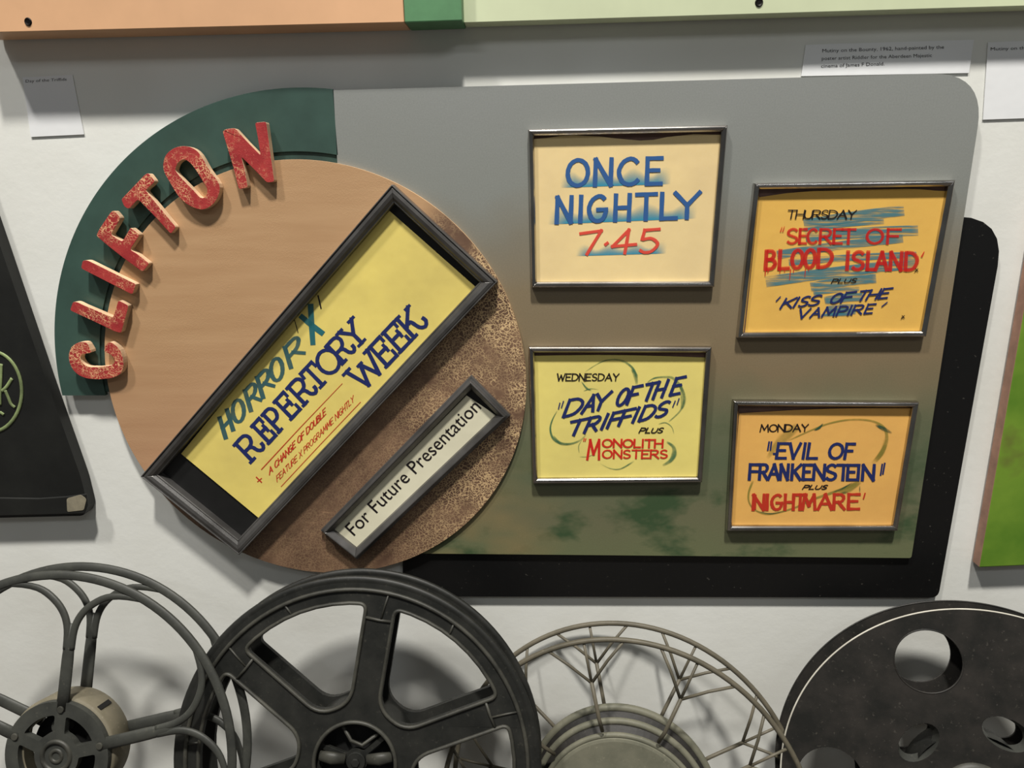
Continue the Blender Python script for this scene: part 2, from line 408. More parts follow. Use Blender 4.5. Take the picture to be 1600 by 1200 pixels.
SERIF = {
 'R': [[(-.13, 1), (.1, 1)], [(-.15, 0), (.2, 0)]], 'E': [[(-.13, 1), (.1, 1)], [(-.13, 0), (.1, 0)], [(1, 1.0), (1, .80)], [(.78, .66), (.78, .40)], [(1, 0), (1, .25)]],
 'P': [[(-.13, 1), (.1, 1)], [(-.15, 0), (.25, 0)]], 'T': [[(0, 1), (-.03, .78)], [(1, 1), (1.03, .78)], [(.3, 0), (.72, 0)]],
 'O': [], 'Y': [[(-.15, 1), (.2, 1)], [(.78, 1), (1.12, 1)], [(.28, 0), (.72, 0)]],
 'W': [[(-.12, 1), (.14, 1)], [(.42, .82), (.56, .82)], [(.86, 1), (1.12, 1)]], 'K': [[(-.15, 1), (.18, 1)], [(-.15, 0), (.2, 0)], [(.8, 1), (1.1, 1)]],
}
SWASH = {'R': ('s', (.4, .48), (.62, .38), (.75, .12), (1.0, .0), (1.2, .1), (1.22, .26)), 'K': ('s', (.28, .52), (.5, .5), (.68, .12), (1.0, -.02), (1.25, .12), (1.2, .32))}

class Brush:
    """flat painted strokes lying on a card: points are pixels of the photograph carried onto the card's plane"""
    def __init__(s, h): s.h = h; s.v = []; s.f = []; s.a = []; s.n = 0
    def ribbon(s, pts, w, a=1.0, closed=False, edge=False):
        n = len(pts)
        if n < 2: return
        ws = w if isinstance(w, (list, tuple)) else [w] * n
        al = a if isinstance(a, (list, tuple)) else [a] * n
        s.n += 1; hh = s.h + (s.n % 16) * 1.2e-5
        base = len(s.v); cols = (-1, -.55, .55, 1) if edge else (-1, 1)
        for i, p in enumerate(pts):
            q0 = pts[i - 1] if (closed or i > 0) else p
            q1 = pts[(i + 1) % n] if (closed or i < n - 1) else p
            dx, dy = q1[0] - q0[0], q1[1] - q0[1]; L_ = math.hypot(dx, dy) or 1
            nx, ny = -dy / L_, dx / L_
            for c_ in cols:
                s.v.append(W(p[0] + nx * ws[i] / 2 * c_, p[1] + ny * ws[i] / 2 * c_, hh)); s.a.append(0.0 if edge and abs(c_) == 1 else al[i])
        k_ = len(cols)
        for i in range(n if closed else n - 1):
            j = (i + 1) % n
            for c_ in range(k_ - 1):
                s.f.append((base + i * k_ + c_, base + i * k_ + c_ + 1, base + j * k_ + c_ + 1, base + j * k_ + c_))
    def glyph(s, ch, fn, w, serif=False, wob=0.0, cal=0.0):
        st = list(G[ch][1])
        if serif:
            if ch in SWASH: st = st[:-1] + [SWASH[ch]]
            st += SERIF.get(ch, [])
        for k_, stroke in enumerate(st):
            if stroke[0] in ('s', 'o'): pts = catmull(stroke[1:], 7, stroke[0] == 'o'); closed = stroke[0] == 'o'
            else:
                (x0, y0), (x1, y1) = stroke; closed = False
                pts = [(x0 + (x1 - x0) * t / 4, y0 + (y1 - y0) * t / 4) for t in range(5)]
            P = [fn(*p) for p in pts]; n = len(P); ws = []
            thin = serif and k_ >= len(G[ch][1])
            for i in range(n):
                q0, q1 = P[i - 1 if (i or closed) else 0], P[(i + 1) % n if (i < n - 1 or closed) else n - 1]
                ang = math.atan2(q1[1] - q0[1], q1[0] - q0[0])
                f = 1 - cal * (0.5 - 0.5 * math.cos(2 * (ang + math.radians(20)) ) if False else abs(math.cos(ang + .35)))
                if wob: f *= 1 + wob * math.sin(i * 1.7 + k_ * 2.1)
                ws.append(w * f * (.85 if thin else 1))
            if not closed and stroke[0] != 's':                     # square brush ends: lengthen a little so strokes meet
                d0 = math.hypot(P[1][0] - P[0][0], P[1][1] - P[0][1]) or 1; e = w * .42
                P[0] = (P[0][0] - (P[1][0] - P[0][0]) / d0 * e, P[0][1] - (P[1][1] - P[0][1]) / d0 * e)
                P[-1] = (P[-1][0] + (P[-1][0] - P[-2][0]) / d0 * e, P[-1][1] + (P[-1][1] - P[-2][1]) / d0 * e)
            s.ribbon(P, ws, 1.0, closed)
    def word(s, txt, p0, p1, up, w, spans=None, serif=False, gap=.22, cal=.25, wob=.05):
        """p0 -> p1 baseline in pixels, up = cap-height vector in pixels; spans are distances along the baseline"""
        L_ = math.hypot(p1[0] - p0[0], p1[1] - p0[1]); d = ((p1[0] - p0[0]) / L_, (p1[1] - p0[1]) / L_)
        if spans is None:
            tot = sum(G[c][0] for c in txt) + gap * (len(txt) - 1); u = L_ / tot; x = 0; spans = []
            for c in txt:
                spans.append((x, x + G[c][0] * u)); x += (G[c][0] + gap) * u
        else: txt = txt.replace(' ', '')
        for c, (a, b) in zip(txt, spans):
            s.glyph(c, lambda x, y: (p0[0] + d[0] * (a + (b - a) * x) + up[0] * y, p0[1] + d[1] * (a + (b - a) * x) + up[1] * y), w, serif, wob, cal)
    def glow(s, p0, p1, up, ph=1.0, n=24):
        """sprayed band: solid at the masked baseline, fading upward and at both ends"""
        base = len(s.v); rows = 6
        for i in range(n + 1):
            t = i / n; e = min(1, min(t, 1 - t) * 8)
            for r in range(rows + 1):
                q = r / rows
                s.v.append(W(p0[0] + (p1[0] - p0[0]) * t + up[0] * q, p0[1] + (p1[1] - p0[1]) * t + up[1] * q * (0.75 + .25 * math.sin(i * .9)), s.h))
                s.a.append(ph * e * (1 - q) ** 1.05)
        for i in range(n):
            for r in range(rows):
                a_ = base + i * (rows + 1) + r; s.f.append((a_, a_ + rows + 1, a_ + rows + 2, a_ + 1))
    def out(s, mat, parent, name='lettering', label=None):
        o = mesh_obj(name, s.v, s.f, mat, parent, alpha=s.a)
        if label: o['label'] = label
        return o

# ------------------------------------------------------------------ the setting
g = Geo(); g.add([(-3, 0, 0), (3, 0, 0), (3, 0, 3), (-3, 0, 3), (-3, .1, 0), (3, .1, 0), (3, .1, 3), (-3, .1, 3)],
                 [(0, 1, 2, 3), (5, 4, 7, 6), (4, 0, 3, 7), (1, 5, 6, 2), (3, 2, 6, 7), (4, 5, 1, 0)])
tag(g.out('wall_back', 'wall'), kind='structure')

# ------------------------------------------------------------------ black board behind
black = empty('black_backboard', W(1100, 905, 0))
tag(black, 'large black rounded board behind the grey panel, showing at its right and below', 'board')
hb = .0082
plate('board', [round_poly(px_loop([(632, 340), (1573, 338), (1466, 934), (629, 932)], hb), [0, .062, .012, .004])], .002, hb, 'black_board', black, bevel=.0015)

# ------------------------------------------------------------------ display board
hp, hd, hl = .014, .0185, .0285
K = (DW - hp)
def fit(cx, cz, r, h): pass
dc = (-0.36536 * K, CAM_Z - 0.26996 * K, 0.33344 * K)      # centre and radius of the tan disc
ac = (-0.35017 * K, CAM_Z - 0.26944 * K, 0.42813 * K)      # outer edge of the teal crescent
shift = (DW - hd) / K
dc = (dc[0] * shift, CAM_Z + (dc[1] - CAM_Z) * shift, dc[2] * shift)
def circ(c, a0=0, a1=360, n=120, r=None):
    r = r or c[2]; return [(c[0] + r * math.cos(math.radians(a0 + (a1 - a0) * i / n)), c[1] + r * math.sin(math.radians(a0 + (a1 - a0) * i / n))) for i in range(n + (0 if a1 - a0 == 360 else 1))]
board = empty('cinema_display_board', W(700, 890, 0))
tag(board, 'wide cinema display board of grey panel, teal crescent and tan disc lettered in red', 'display board')
gp = px_loop([(521, 141), (1541, 113), (1424, 872), (560, 864)], hp)
# true rectangle edges from the traced corners
plate('grey_panel', [round_poly(gp, [0, .062, .004, 0], 10)], .0085, hp, 'sprayed_panel', board, bevel=.001)
tb = px_loop([(525, 250)], hp)[0]; tx = gp[0][0]; zc = W(97, 618, hp).z
a_end = math.degrees(math.asin((zc - ac[1]) / ac[2])); a_end = 180 - a_end
a_st = math.degrees(math.acos((tx - .001 - ac[0]) / ac[2]))
outer = circ(ac, a_st, a_end, 70)
ri = dc[2] + .010
inner_end = (dc[0] - math.sqrt(max(ri ** 2 - (zc - dc[1]) ** 2, 0)), zc)
ang0 = math.degrees(math.atan2(zc - dc[1], inner_end[0] - dc[0])) % 360
ang1 = math.degrees(math.acos((tx - .001 - dc[0]) / ri))
inner = [(dc[0] + ri * math.cos(math.radians(ang0 + (ang1 - ang0) * i / 60)), dc[1] + ri * math.sin(math.radians(ang0 + (ang1 - ang0) * i / 60))) for i in range(61)]
plate('teal_crescent', [outer + inner], .0085, hp, 'teal', board, bevel=.001)
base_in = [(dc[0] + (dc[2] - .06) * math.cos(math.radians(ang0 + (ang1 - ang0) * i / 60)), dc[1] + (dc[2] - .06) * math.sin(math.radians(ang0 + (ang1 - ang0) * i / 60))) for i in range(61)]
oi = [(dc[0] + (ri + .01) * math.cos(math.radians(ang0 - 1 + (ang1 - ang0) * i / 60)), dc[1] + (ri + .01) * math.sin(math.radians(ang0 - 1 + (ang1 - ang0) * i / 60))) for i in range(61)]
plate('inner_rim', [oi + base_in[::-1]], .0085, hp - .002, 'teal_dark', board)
d = plate('disc', [circ(dc, n=160)], hp + .0002, hd, ['disc', 'disc_edge'], board, side=1, bevel=.0012)
c5, c6, c7 = crop((80, 420), 6), crop((120, 240), 6), crop((240, 170), 6)
LET = {
 'C': (c5, [[(330, 685), (250, 690), (190, 730), (163, 800), (168, 870), (200, 945), (260, 1000), (340, 1030), (450, 1036), (560, 1026), (620, 1005), (662, 970), (680, 910), (672, 830), (645, 760), (600, 712), (550, 682), (515, 705), (492, 775), (540, 790), (590, 830), (600, 880), (560, 908), (440, 924), (340, 920), (292, 885), (268, 835), (285, 800), (388, 785)]]),
 'L': (c5, [[(180, 380), (205, 308), (245, 312), (300, 340), (578, 457), (600, 400), (630, 295), (725, 345), (655, 602), (600, 588), (400, 492), (185, 392)]]),
 'I': (c6, [[(55, 1002), (100, 1000), (555, 1225), (520, 1320), (40, 1075)]]),
 'F': (c6, [[(320, 545), (350, 532), (412, 605), (320, 760), (425, 825), (505, 690), (592, 760), (500, 900), (560, 935), (680, 1030), (615, 1110), (430, 975), (300, 872), (180, 770), (215, 700)]]),
 'T': (c6, [[(415, 430), (520, 320), (640, 195), (672, 180), (735, 262), (645, 345), (790, 520), (930, 690), (880, 755), (740, 600), (575, 430), (490, 520), (445, 500)]]),
 'O': (c7, [[(90, 520), (118, 430), (195, 368), (285, 350), (370, 370), (440, 432), (520, 570), (612, 700), (612, 800), (560, 890), (480, 940), (400, 935), (310, 890), (230, 815), (150, 685), (103, 600)],
            [(205, 560), (235, 500), (290, 475), (345, 510), (400, 580), (462, 680), (502, 750), (490, 820), (440, 832), (370, 760), (290, 680), (218, 600)]]),
 'N': (c7, [[(645, 208), (680, 190), (762, 180), (880, 310), (1003, 435), (975, 260), (950, 130), (1055, 120), (1100, 450), (1132, 685), (1062, 692), (940, 565), (822, 450), (860, 600), (884, 738), (800, 755), (745, 540), (690, 360)]]),
}
for ch, (fn, loops) in LET.items():
    ls = [px_loop([fn(*p) for p in l], hl) for l in loops]
    if ch in 'CO': ls = [catmull(l, 3, True) for l in ls] if ch == 'O' else [round_poly(ls[0], .004, 2)]
    else: ls = [round_poly(l, .0025, 2) for l in ls]
    o = plate('letter', ls, hd + .0002, hl, ['letter_red', 'letter_side'], board, side=1, bevel=.0008)
    o['label'] = 'red crackled letter %s with pale edges' % ch

# ------------------------------------------------------------------ framed notices
def inset_quad(Q, t):
    """Q: 4 corners in (x, z), any winding; inset all sides by t"""
    V = [Vector(q) for q in Q]; c = sum(V, Vector((0, 0))) / 4; out = []
    lines = []
    for i in range(4):
        a, b = V[i], V[(i + 1) % 4]; d_ = (b - a).normalized(); n_ = Vector((-d_.y, d_.x))
        if (c - a).dot(n_) < 0: n_ = -n_
        lines.append((a + n_ * t, d_))
    for i in range(4):
        (p, r), (q, s_) = lines[i - 1], lines[i]
        den = r.x * s_.y - r.y * s_.x; k_ = ((q.x - p.x) * s_.y - (q.y - p.y) * s_.x) / den
        out.append(tuple(p + r * k_))
    return out
def rails(parent, Q, prof, mat):
    """four mitred rails; prof = closed list of (inset, height above wall)"""
    rings = [[(*inset_quad(Q, t)[i], h) for (t, h) in prof] for i in range(4)]
    n = len(prof)
    for i in range(4):
        a, b = rings[i], rings[(i + 1) % 4]
        vs = [(x, -h, z) for x, z, h in a] + [(x, -h, z) for x, z, h in b]
        fs = [(j, (j + 1) % n, n + (j + 1) % n, n + j) for j in range(n)] + [tuple(range(n))[::-1], tuple(range(n, 2 * n))]
        o = mesh_obj('frame_rail', vs, fs, mat, parent)
        bm = bmesh.new(); bm.from_mesh(o.data); bmesh.ops.recalc_face_normals(bm, faces=bm.faces); bm.to_mesh(o.data); bm.free()
        b_ = o.modifiers.new('bevel', 'BEVEL'); b_.width = .0006; b_.segments = 2; b_.limit_method = 'ANGLE'; b_.angle_limit = math.radians(30)
def sheet(name, outline_px, h, mat, parent, bow=0.0, n=14):
    """a slightly bowed card: outline as quad TL, TR, BR, BL in pixels, optional wavy top"""
    TL, TR, BR, BL = outline_px[:4]; top = outline_px[4] if len(outline_px) > 4 else None
    vs, fs = [], []
    for j in range(n + 1):
        for i in range(n + 1):
            u, v = i / n, j / n
            x = (TL[0] * (1 - u) + TR[0] * u) * (1 - v) + (BL[0] * (1 - u) + BR[0] * u) * v
            ytop = TL[1] * (1 - u) + TR[1] * u
            if top: ytop = top(u)
            y = ytop * (1 - v) + (BL[1] * (1 - u) + BR[1] * u) * v
            vs.append(W(x, y, h))
    m_ = len(vs); vs += [v + Vector((0, .0008, 0)) for v in vs]
    N1 = n + 1
    for j in range(n):
        for i in range(n):
            a = j * N1 + i; fs.append((a, a + N1, a + N1 + 1, a + 1)); fs.append((m_ + a, m_ + a + 1, m_ + a + N1 + 1, m_ + a + N1))
    rim = [i for i in range(N1)] + [j * N1 + n for j in range(1, N1)] + [n * N1 + i for i in range(n - 1, -1, -1)] + [j * N1 for j in range(n - 1, 0, -1)]
    for i in range(len(rim)):
        a, b = rim[i], rim[(i + 1) % len(rim)]; fs.append((a, b, m_ + b, m_ + a))
    return mesh_obj(name, vs, fs, mat, parent)

def notice(corners, label, group, card, card_mat, backing, width=.0075, depth=.011, base=hp, mat='chrome', hcard=None, prof=None, cat='picture frame'):
    hf = base + depth
    Q = px_loop(corners, hf)
    lo = min(Q, key=lambda q: q[1]); cx = sum(q[0] for q in Q) / 4
    t = empty('framed_notice', Vector((cx, -base, lo[1]))); tag(t, label, cat, group)
    prof = prof or [(0, base + .0003), (0, hf - .003), (width * .18, hf - .0008), (width * .45, hf), (width * .75, hf - .0008), (width, hf - .003), (width, base + .0003)]
    rails(t, Q, prof, mat)
    iq = inset_quad(Q, width * .9)
    plate('backing_card', [iq], base + .0005, base + .0018, backing, t)
    hc = hcard or base + .0035
    p = sheet('paper', card, hc, card_mat, t)
    return t, p, hc
GR = 'chrome framed film notices on the grey panel'
E_ = .00025
# --- ONCE NIGHTLY 7.45
c = crop((780, 160), 3.75)
def wav(pts, fn):
    P = [fn(*p) for p in pts]
    def f(u):
        x = P[0][0] + (P[-1][0] - P[0][0]) * u
        for a, b in zip(P, P[1:]):
            if x <= b[0] + 1e-6:
                s_ = (x - a[0]) / (b[0] - a[0]); s_ = s_ * s_ * (3 - 2 * s_); return a[1] + (b[1] - a[1]) * s_
        return P[-1][1]
    return f
t, p, hc = notice([(825, 202), (1138, 195), (1117, 449), (830, 450)], 'chrome framed cream notice reading once nightly 7.45', GR,
    [(832, 217), (1126, 210), (1113, 440), (834, 441), wav([(195, 215), (420, 193), (600, 200), (720, 216), (860, 225), (1000, 202), (1130, 186), (1297, 190)], c)], 'cream_card', 'backing_brown')
c = crop((840, 230), 5.714)
b = Brush(hc + E_); b.glow(c(200, 362), c(1190, 328), (2, -28), .95); b.glow(c(90, 690), c(1420, 635), (2, -28), .95); b.glow(c(340, 972), c(1150, 948), (2, -19), .9); b.out('turquoise_spray', p, 'spray_fade')
b = Brush(hc + 2 * E_); s = 1 / 5.714
def spans(l, x0): return [((a - x0) * s, (e - x0) * s) for a, e in l]
b.word('ONCE', c(245, 345), c(1105, 325), (1.5, -40), 7.4, spans([(265, 445), (512, 652), (722, 900), (975, 1100)], 245), cal=.15)
b.word('NIGHTLY', c(165, 672), c(1380, 628), (1.5, -39), 7.4, spans([(170, 295), (370, 392), (455, 612), (692, 815), (880, 1050), (1105, 1235), (1225, 1440)], 165), cal=.15)
b.out('blue_paint', p)
b = Brush(hc + 2 * E_); s = 1 / 5.714
b.word('7.45', c(400, 955), c(1100, 935), (5, -36), 5.8, spans([(360, 540), (585, 625), (660, 865), (905, 1065)], 400), cal=.2); b.out('coral_paint', p, label='red lettering')
# --- WEDNESDAY
t, p, hc = notice([(826, 543), (1113, 543), (1098, 755), (832, 757)], 'chrome framed pale yellow notice headed Wednesday, lower left of the four', GR,
    [(835, 556), (1103, 559), (1093, 750), (836, 750), lambda u: 556 + 3 * u - 2.5 * math.sin(u * 3.1)], 'lemon_card', 'backing_brown')
c = crop((840, 560), 6.154)
def sw(b, pts, w0, w1=None, w2=None, a=.8, n=8, fn=None):
    P = catmull([(fn or c)(*q) for q in pts], n); N = len(P); w1 = w1 or w0; w2 = w2 if w2 is not None else w0
    ws = [(w0 + (w1 - w0) * (i / N) * 2 if i < N / 2 else w1 + (w2 - w1) * (i / N * 2 - 1)) for i in range(N)]
    al = [a * min(1, (i + .3) / 4, (N - 1 - i + .3) / 4) for i in range(N)]
    b.ribbon(P, ws, al, edge=True)
b = Brush(hc + E_)
sw(b, [(455, 130), (600, 40), (720, 12), (830, 30), (915, 95), (950, 180), (950, 255)], 1.2, 4, 5); sw(b, [(900, 100), (940, 160), (945, 230)], 2, 9, 2, .7)
sw(b, [(420, 220), (470, 285), (520, 310)], 1, 4, 1); sw(b, [(440, 315), (510, 292), (590, 300)], 1, 2, 1, .9)
sw(b, [(1050, 235), (1120, 190), (1230, 178), (1310, 195), (1385, 290), (1410, 400), (1370, 505), (1260, 610)], 1.5, 6, 2); sw(b, [(1360, 230), (1395, 330), (1400, 430), (1380, 490)], 3, 11, 3, .7)
sw(b, [(190, 500), (142, 590), (122, 680), (150, 770), (230, 818), (330, 818), (420, 780), (465, 730)], 1.5, 5, 2.5); sw(b, [(150, 740), (220, 815), (330, 825)], 2, 6, 2)
sw(b, [(430, 780), (395, 840), (400, 910)], 1, 2, 1, .7); sw(b, [(1160, 632), (1230, 618), (1290, 660), (1312, 730)], 1.5, 2, 1, .7)
sw(b, [(1240, 800), (1305, 850), (1312, 920), (1275, 985), (1200, 1030)], 3, 10, 3, .95); sw(b, [(600, 1010), (700, 1058), (800, 1060), (930, 985)], 1, 2.2, 3)
sw(b, [(400, 945), (480, 945), (550, 915)], 1, 1.5, 1, .6)
b.out('green_wash', p, 'brush_swirls')
b = Brush(hc + 2 * E_); s = 1 / 6.154
b.word('WEDNESDAY', c(185, 213), c(775, 213), (1.2, -10.5), 2.3, cal=.35); b.word('PLUS', c(975, 715), c(1195, 715), (4, -7.5), 2.3, cal=.3); b.out('black_ink', p)
b = Brush(hc + 2 * E_)
def wd(b, txt, p0, p1, up, w, sp=None, **kw):
    P0, P1 = c(*p0), c(*p1); L_ = math.hypot(p1[0] - p0[0], p1[1] - p0[1])
    f = L_ / (p1[0] - p0[0]) * s
    b.word(txt, P0, P1, (up[0] * s, up[1] * s), w, [((a - p0[0]) * f, (e - p0[0]) * f) for a, e in sp] if sp else None, **kw)
wd(b, 'DAY OF THE', (245, 562), (1340, 340), (62, -160), 5.6, [(248, 395), (425, 530), (515, 650), (745, 835), (860, 945), (990, 1105), (1110, 1195), (1275, 1360)], cal=.2)
wd(b, 'TRIFFIDS', (330, 738), (1240, 545), (62, -140), 5.6, [(265, 430), (450, 560), (605, 625), (670, 770), (780, 880), (905, 925), (975, 1095), (1120, 1230)], cal=.2)
for a_, e_ in (((200, 490), (215, 425)), ((228, 478), (250, 408)), ((1298, 472), (1325, 405)), ((1340, 448), (1362, 382))): b.ribbon([c(*a_), c(*e_)], 1.8)
b.out('navy_ink', p, label='navy blue lettering')
b = Brush(hc + 2 * E_)
wd(b, 'M', (480, 970), (610, 968), (15, -185), 4.2, [(478, 590)], cal=.2)
wd(b, 'ONOLITH', (625, 852), (1200, 855), (4, -72), 3.6, None, cal=.3); wd(b, 'ONSTERS', (625, 958), (1245, 958), (4, -75), 3.4, None, cal=.35)
b.ribbon([c(440, 800), c(450, 765)], 1.4); b.ribbon([c(455, 800), c(465, 768)], 1.4)
b.out('scarlet_paint', p, label='red lettering')
# --- THURSDAY
c = crop((1180, 310), 5.714); s = 1 / 5.714; c2 = crop((1120, 240), 3.3333)
t, p, hc = notice([(1180, 286), (1495, 281), (1449, 527), (1153, 529)], 'chrome framed amber notice headed Thursday with blue scrubbed streaks, upper right', GR,
    [(1186, 308), (1481, 298), (1446, 520), (1164, 519), wav([(215, 228), (350, 207), (500, 195), (800, 187), (1000, 183), (1205, 196)], c2)], 'amber_card', 'backing_brown')
b = Brush(hc + E_)
def scrub(x0, y0, x1, y1, w):
    P = [c(x0 + (x1 - x0) * i / 16, y0 + (y1 - y0) * i / 16 - 10 * math.sin(math.pi * i / 16)) for i in range(17)]
    b.ribbon(P, w * s, [.55] + [.9] * 15 + [.5])
scrub(435, 235, 1330, 108, 95); scrub(430, 285, 1150, 205, 45); scrub(450, 345, 1455, 285, 92); scrub(195, 505, 1320, 355, 78); scrub(300, 570, 1440, 505, 60); scrub(95, 745, 1430, 580, 95); scrub(495, 790, 1080, 715, 85); scrub(520, 845, 930, 810, 45); scrub(620, 915, 960, 880, 75); scrub(650, 1005, 900, 990, 90); scrub(590, 1050, 870, 1045, 30)
b.out('blue_scrub', p, 'brush_streaks')
b = Brush(hc + 2.5 * E_)
wd(b, 'SECRET OF', (280, 400), (1290, 402), (8, -125), 5, [(285, 375), (395, 450), (465, 550), (578, 675), (700, 770), (775, 885), (995, 1135), (1180, 1290)], cal=.2)
wd(b, 'BLOOD', (85, 632), (690, 610), (10, -160), 6.4, [(92, 178), (215, 295), (325, 420), (440, 530), (560, 680)], cal=.1)
wd(b, 'ISLAND', (800, 632), (1450, 640), (10, -155), 6.2, [(805, 835), (865, 965), (1000, 1060), (1075, 1175), (1205, 1300), (1340, 1440)], cal=.1)
for a_, e_, w_ in (((225, 300), (240, 255), 2), ((245, 300), (262, 250), 2), ((1485, 525), (1510, 475), 3), ((92, 640), (88, 695), 2.2), ((118, 640), (112, 668), 2), ((185, 580), (150, 600), 2), ((222, 640), (220, 672), 1.8), ((318, 630), (306, 730), 1.8), ((345, 630), (340, 668), 1.8), ((450, 620), (443, 705), 1.6), ((475, 625), (478, 655), 1.6), ((262, 640), (264, 662), 1.6)): b.ribbon([c(*a_), c(*e_)], [w_, w_ * .5])
b.out('scarlet_thin', p, label='red lettering')
b = Brush(hc + 3 * E_)
wd(b, 'THURSDAY', (285, 178), (890, 180), (14, -72), 2.5, None, cal=.35, gap=.1); wd(b, 'PLUS', (680, 757), (895, 752), (22, -38), 1.9, None, cal=.3)
for x_, y_ in ((1443, 640), (1322, 1058)): b.ribbon([c(x_ - 12, y_ - 14), c(x_ + 12, y_ + 14)], 1.2); b.ribbon([c(x_ + 12, y_ - 14), c(x_ - 20, y_ + 18)], 1.2)
b.out('black_ink', p)
b = Brush(hc + 3 * E_)
wd(b, 'KISS OF THE', (225, 982), (1160, 888), (52, -86), 4, [(225, 320), (335, 350), (378, 455), (465, 560), (660, 745), (765, 850), (895, 985), (990, 1075), (1100, 1175)], cal=.35)
wd(b, 'VAMPIRE', (385, 1070), (1045, 1022), (36, -80), 3.8, [(370, 460), (490, 570), (595, 700), (725, 800), (820, 835), (860, 945), (975, 1040)], cal=.35)
for a_, e_ in (((185, 920), (228, 875)), ((1128, 968), (1182, 925))): b.ribbon([c(*a_), c(*e_)], 1.8)
b.out('navy_ink', p, label='navy blue lettering')
# --- MONDAY
c = crop((1150, 640), 6.154); s = 1 / 6.154
t, p, hc = notice([(1147, 627), (1438, 629), (1404, 831), (1136, 831)], 'chrome framed ochre notice headed Monday, lower right of the four', GR,
    [(1155, 646), (1429, 638), (1393, 829), (1141, 825), lambda u: 646 - 8 * u - 3 * math.sin(u * 3.1)], 'ochre_card', 'backing_brown')
b = Brush(hc + E_)
sw(b, [(500, 300), (720, 200), (900, 132), (1100, 97), (1300, 108), (1420, 170), (1450, 270), (1420, 380), (1340, 500)], 3, 4, 9, .9); sw(b, [(600, 150), (500, 240), (400, 330), (300, 470)], 14, 18, 4, .55)
sw(b, [(165, 680), (122, 800), (130, 900), (200, 975), (330, 1005), (560, 945), (720, 870), (920, 800), (1190, 700)], 4, 3, 6, .9); sw(b, [(980, 810), (1080, 760), (1200, 690)], 5, 14, 6, .8)
sw(b, [(1440, 260), (1410, 400), (1310, 520)], 5, 10, 6, .5)
b.out('olive_wash', p, 'brush_swirls')
b = Brush(hc + 1.5 * E_)
sw(b, [(1340, 145), (1420, 185), (1500, 225)], 3, 8, 2, .95); sw(b, [(750, 200), (800, 175), (838, 132)], 2, 5, 1, .9); sw(b, [(930, 795), (1020, 760), (1120, 700)], 1.5, 3, 1.5, .8); sw(b, [(1000, 805), (1080, 795)], 2, 5, 2, .7); sw(b, [(1190, 730), (1190, 805)], 2, 2, 1, .7)
sw(b, [(200, 975), (330, 1000), (460, 975)], 1, 2.5, 1, .7); b.out('dark_green_wash', p, 'brush_swirls')
b = Brush(hc + 2 * E_)
wd(b, 'MONDAY', (232, 212), (690, 208), (6, -66), 2.3, None, cal=.35, gap=.15); wd(b, 'PLUS', (640, 765), (865, 765), (26, -38), 2.2, None, cal=.3); b.out('black_ink', p)
b = Brush(hc + 2 * E_)
wd(b, 'EVIL OF', (385, 466), (1140, 470), (22, -140), 5.2, [(388, 475), (500, 600), (635, 655), (685, 775), (890, 1015), (1045, 1120)], cal=.2)
wd(b, 'FRANKENSTEIN', (125, 668), (1330, 676), (10, -140), 5.4, [(128, 215), (225, 300), (310, 410), (425, 495), (535, 615), (645, 715), (745, 845), (865, 960), (970, 1085), (1070, 1145), (1165, 1180), (1215, 1320)], cal=.2)
for a_, e_ in (((305, 395), (320, 305)), ((330, 395), (342, 305)), ((1390, 635), (1408, 520)), ((1412, 625), (1432, 510))): b.ribbon([c(*a_), c(*e_)], 2.6)
b.ribbon([c(355, 425), c(400, 425)], 3.2)
b.out('navy_ink', p, label='navy blue lettering')
b = Brush(hc + 2 * E_)
wd(b, 'NIGHTMARE', (165, 962), (1180, 955), (6, -140), 5.6, [(165, 265), (285, 310), (340, 440), (470, 550), (560, 670), (640, 760), (790, 920), (940, 1040), (1080, 1180)], cal=.25, wob=.12)
b.ribbon([c(1225, 862), c(1243, 800)], 2.2); b.ribbon([c(175, 960), c(180, 815)], 6)
b.out('red_ink', p, label='red lettering')

# --- the long diagonal frame on the disc
hf = hd + .018
bigprof = [(0, hd + .0003), (0, hf - .0012), (.0006, hf), (.0016, hf), (.0022, hf - .002), (.0035, hf - .001), (.007, hf - .0004), (.011, hf - .0018), (.0145, hf - .005), (.0155, hf - .0045), (.0165, hf - .006), (.017, hf - .010), (.017, hd + .0003)]
t, p, hc = notice([(612, 288), (777, 441), (373, 868), (219, 745)], 'long gunmetal frame set diagonally on the disc, holding the yellow repertory week poster', None,
    [(600, 322), (745, 450), (405, 810), (283, 709)], 'yellow_poster', 'backing_black', width=.017, depth=.018, base=hd, mat='gunmetal', hcard=hd + .004, prof=bigprof)
c1, c2, c3 = crop((330, 450), 6.667), crop((340, 600), 6.667), crop((500, 440), 6.667)
b = Brush(hc + E_)
b.word('HORROR', (351, 685), (474, 552), (-9, -30), 7.4, [(2, 19), (27, 49), (60, 82), (88, 112), (115, 138), (152, 182)], cal=.3)
b.out('grey_teal_marker', p, label='grey-teal lettering')
b = Brush(hc + E_)
b.ribbon([c1(1035, 165), c1(1045, 380), c1(1060, 595)], [9, 9, 8]); b.ribbon([c1(925, 285), c1(1050, 390), c1(1170, 480)], [8, 9, 8.5])
b.out('teal_marker', p, label='teal letter X')
b = Brush(hc + 2 * E_); b.ribbon([c1(1112, 75), c1(1145, 215)], 2.2); b.ribbon([c1(868, 335), c1(905, 465)], 1.2); b.out('black_ink', p, 'quote_marks')
b = Brush(hc + E_)
b.word('REPERTORY', (392, 722), (562.5, 538.5), (-26, -26.5), 6.3, [(3, 27), (42, 57), (66, 83), (94, 113), (124, 148), (152, 177), (180, 213), (213, 236), (240, 269)], serif=True, cal=.12)
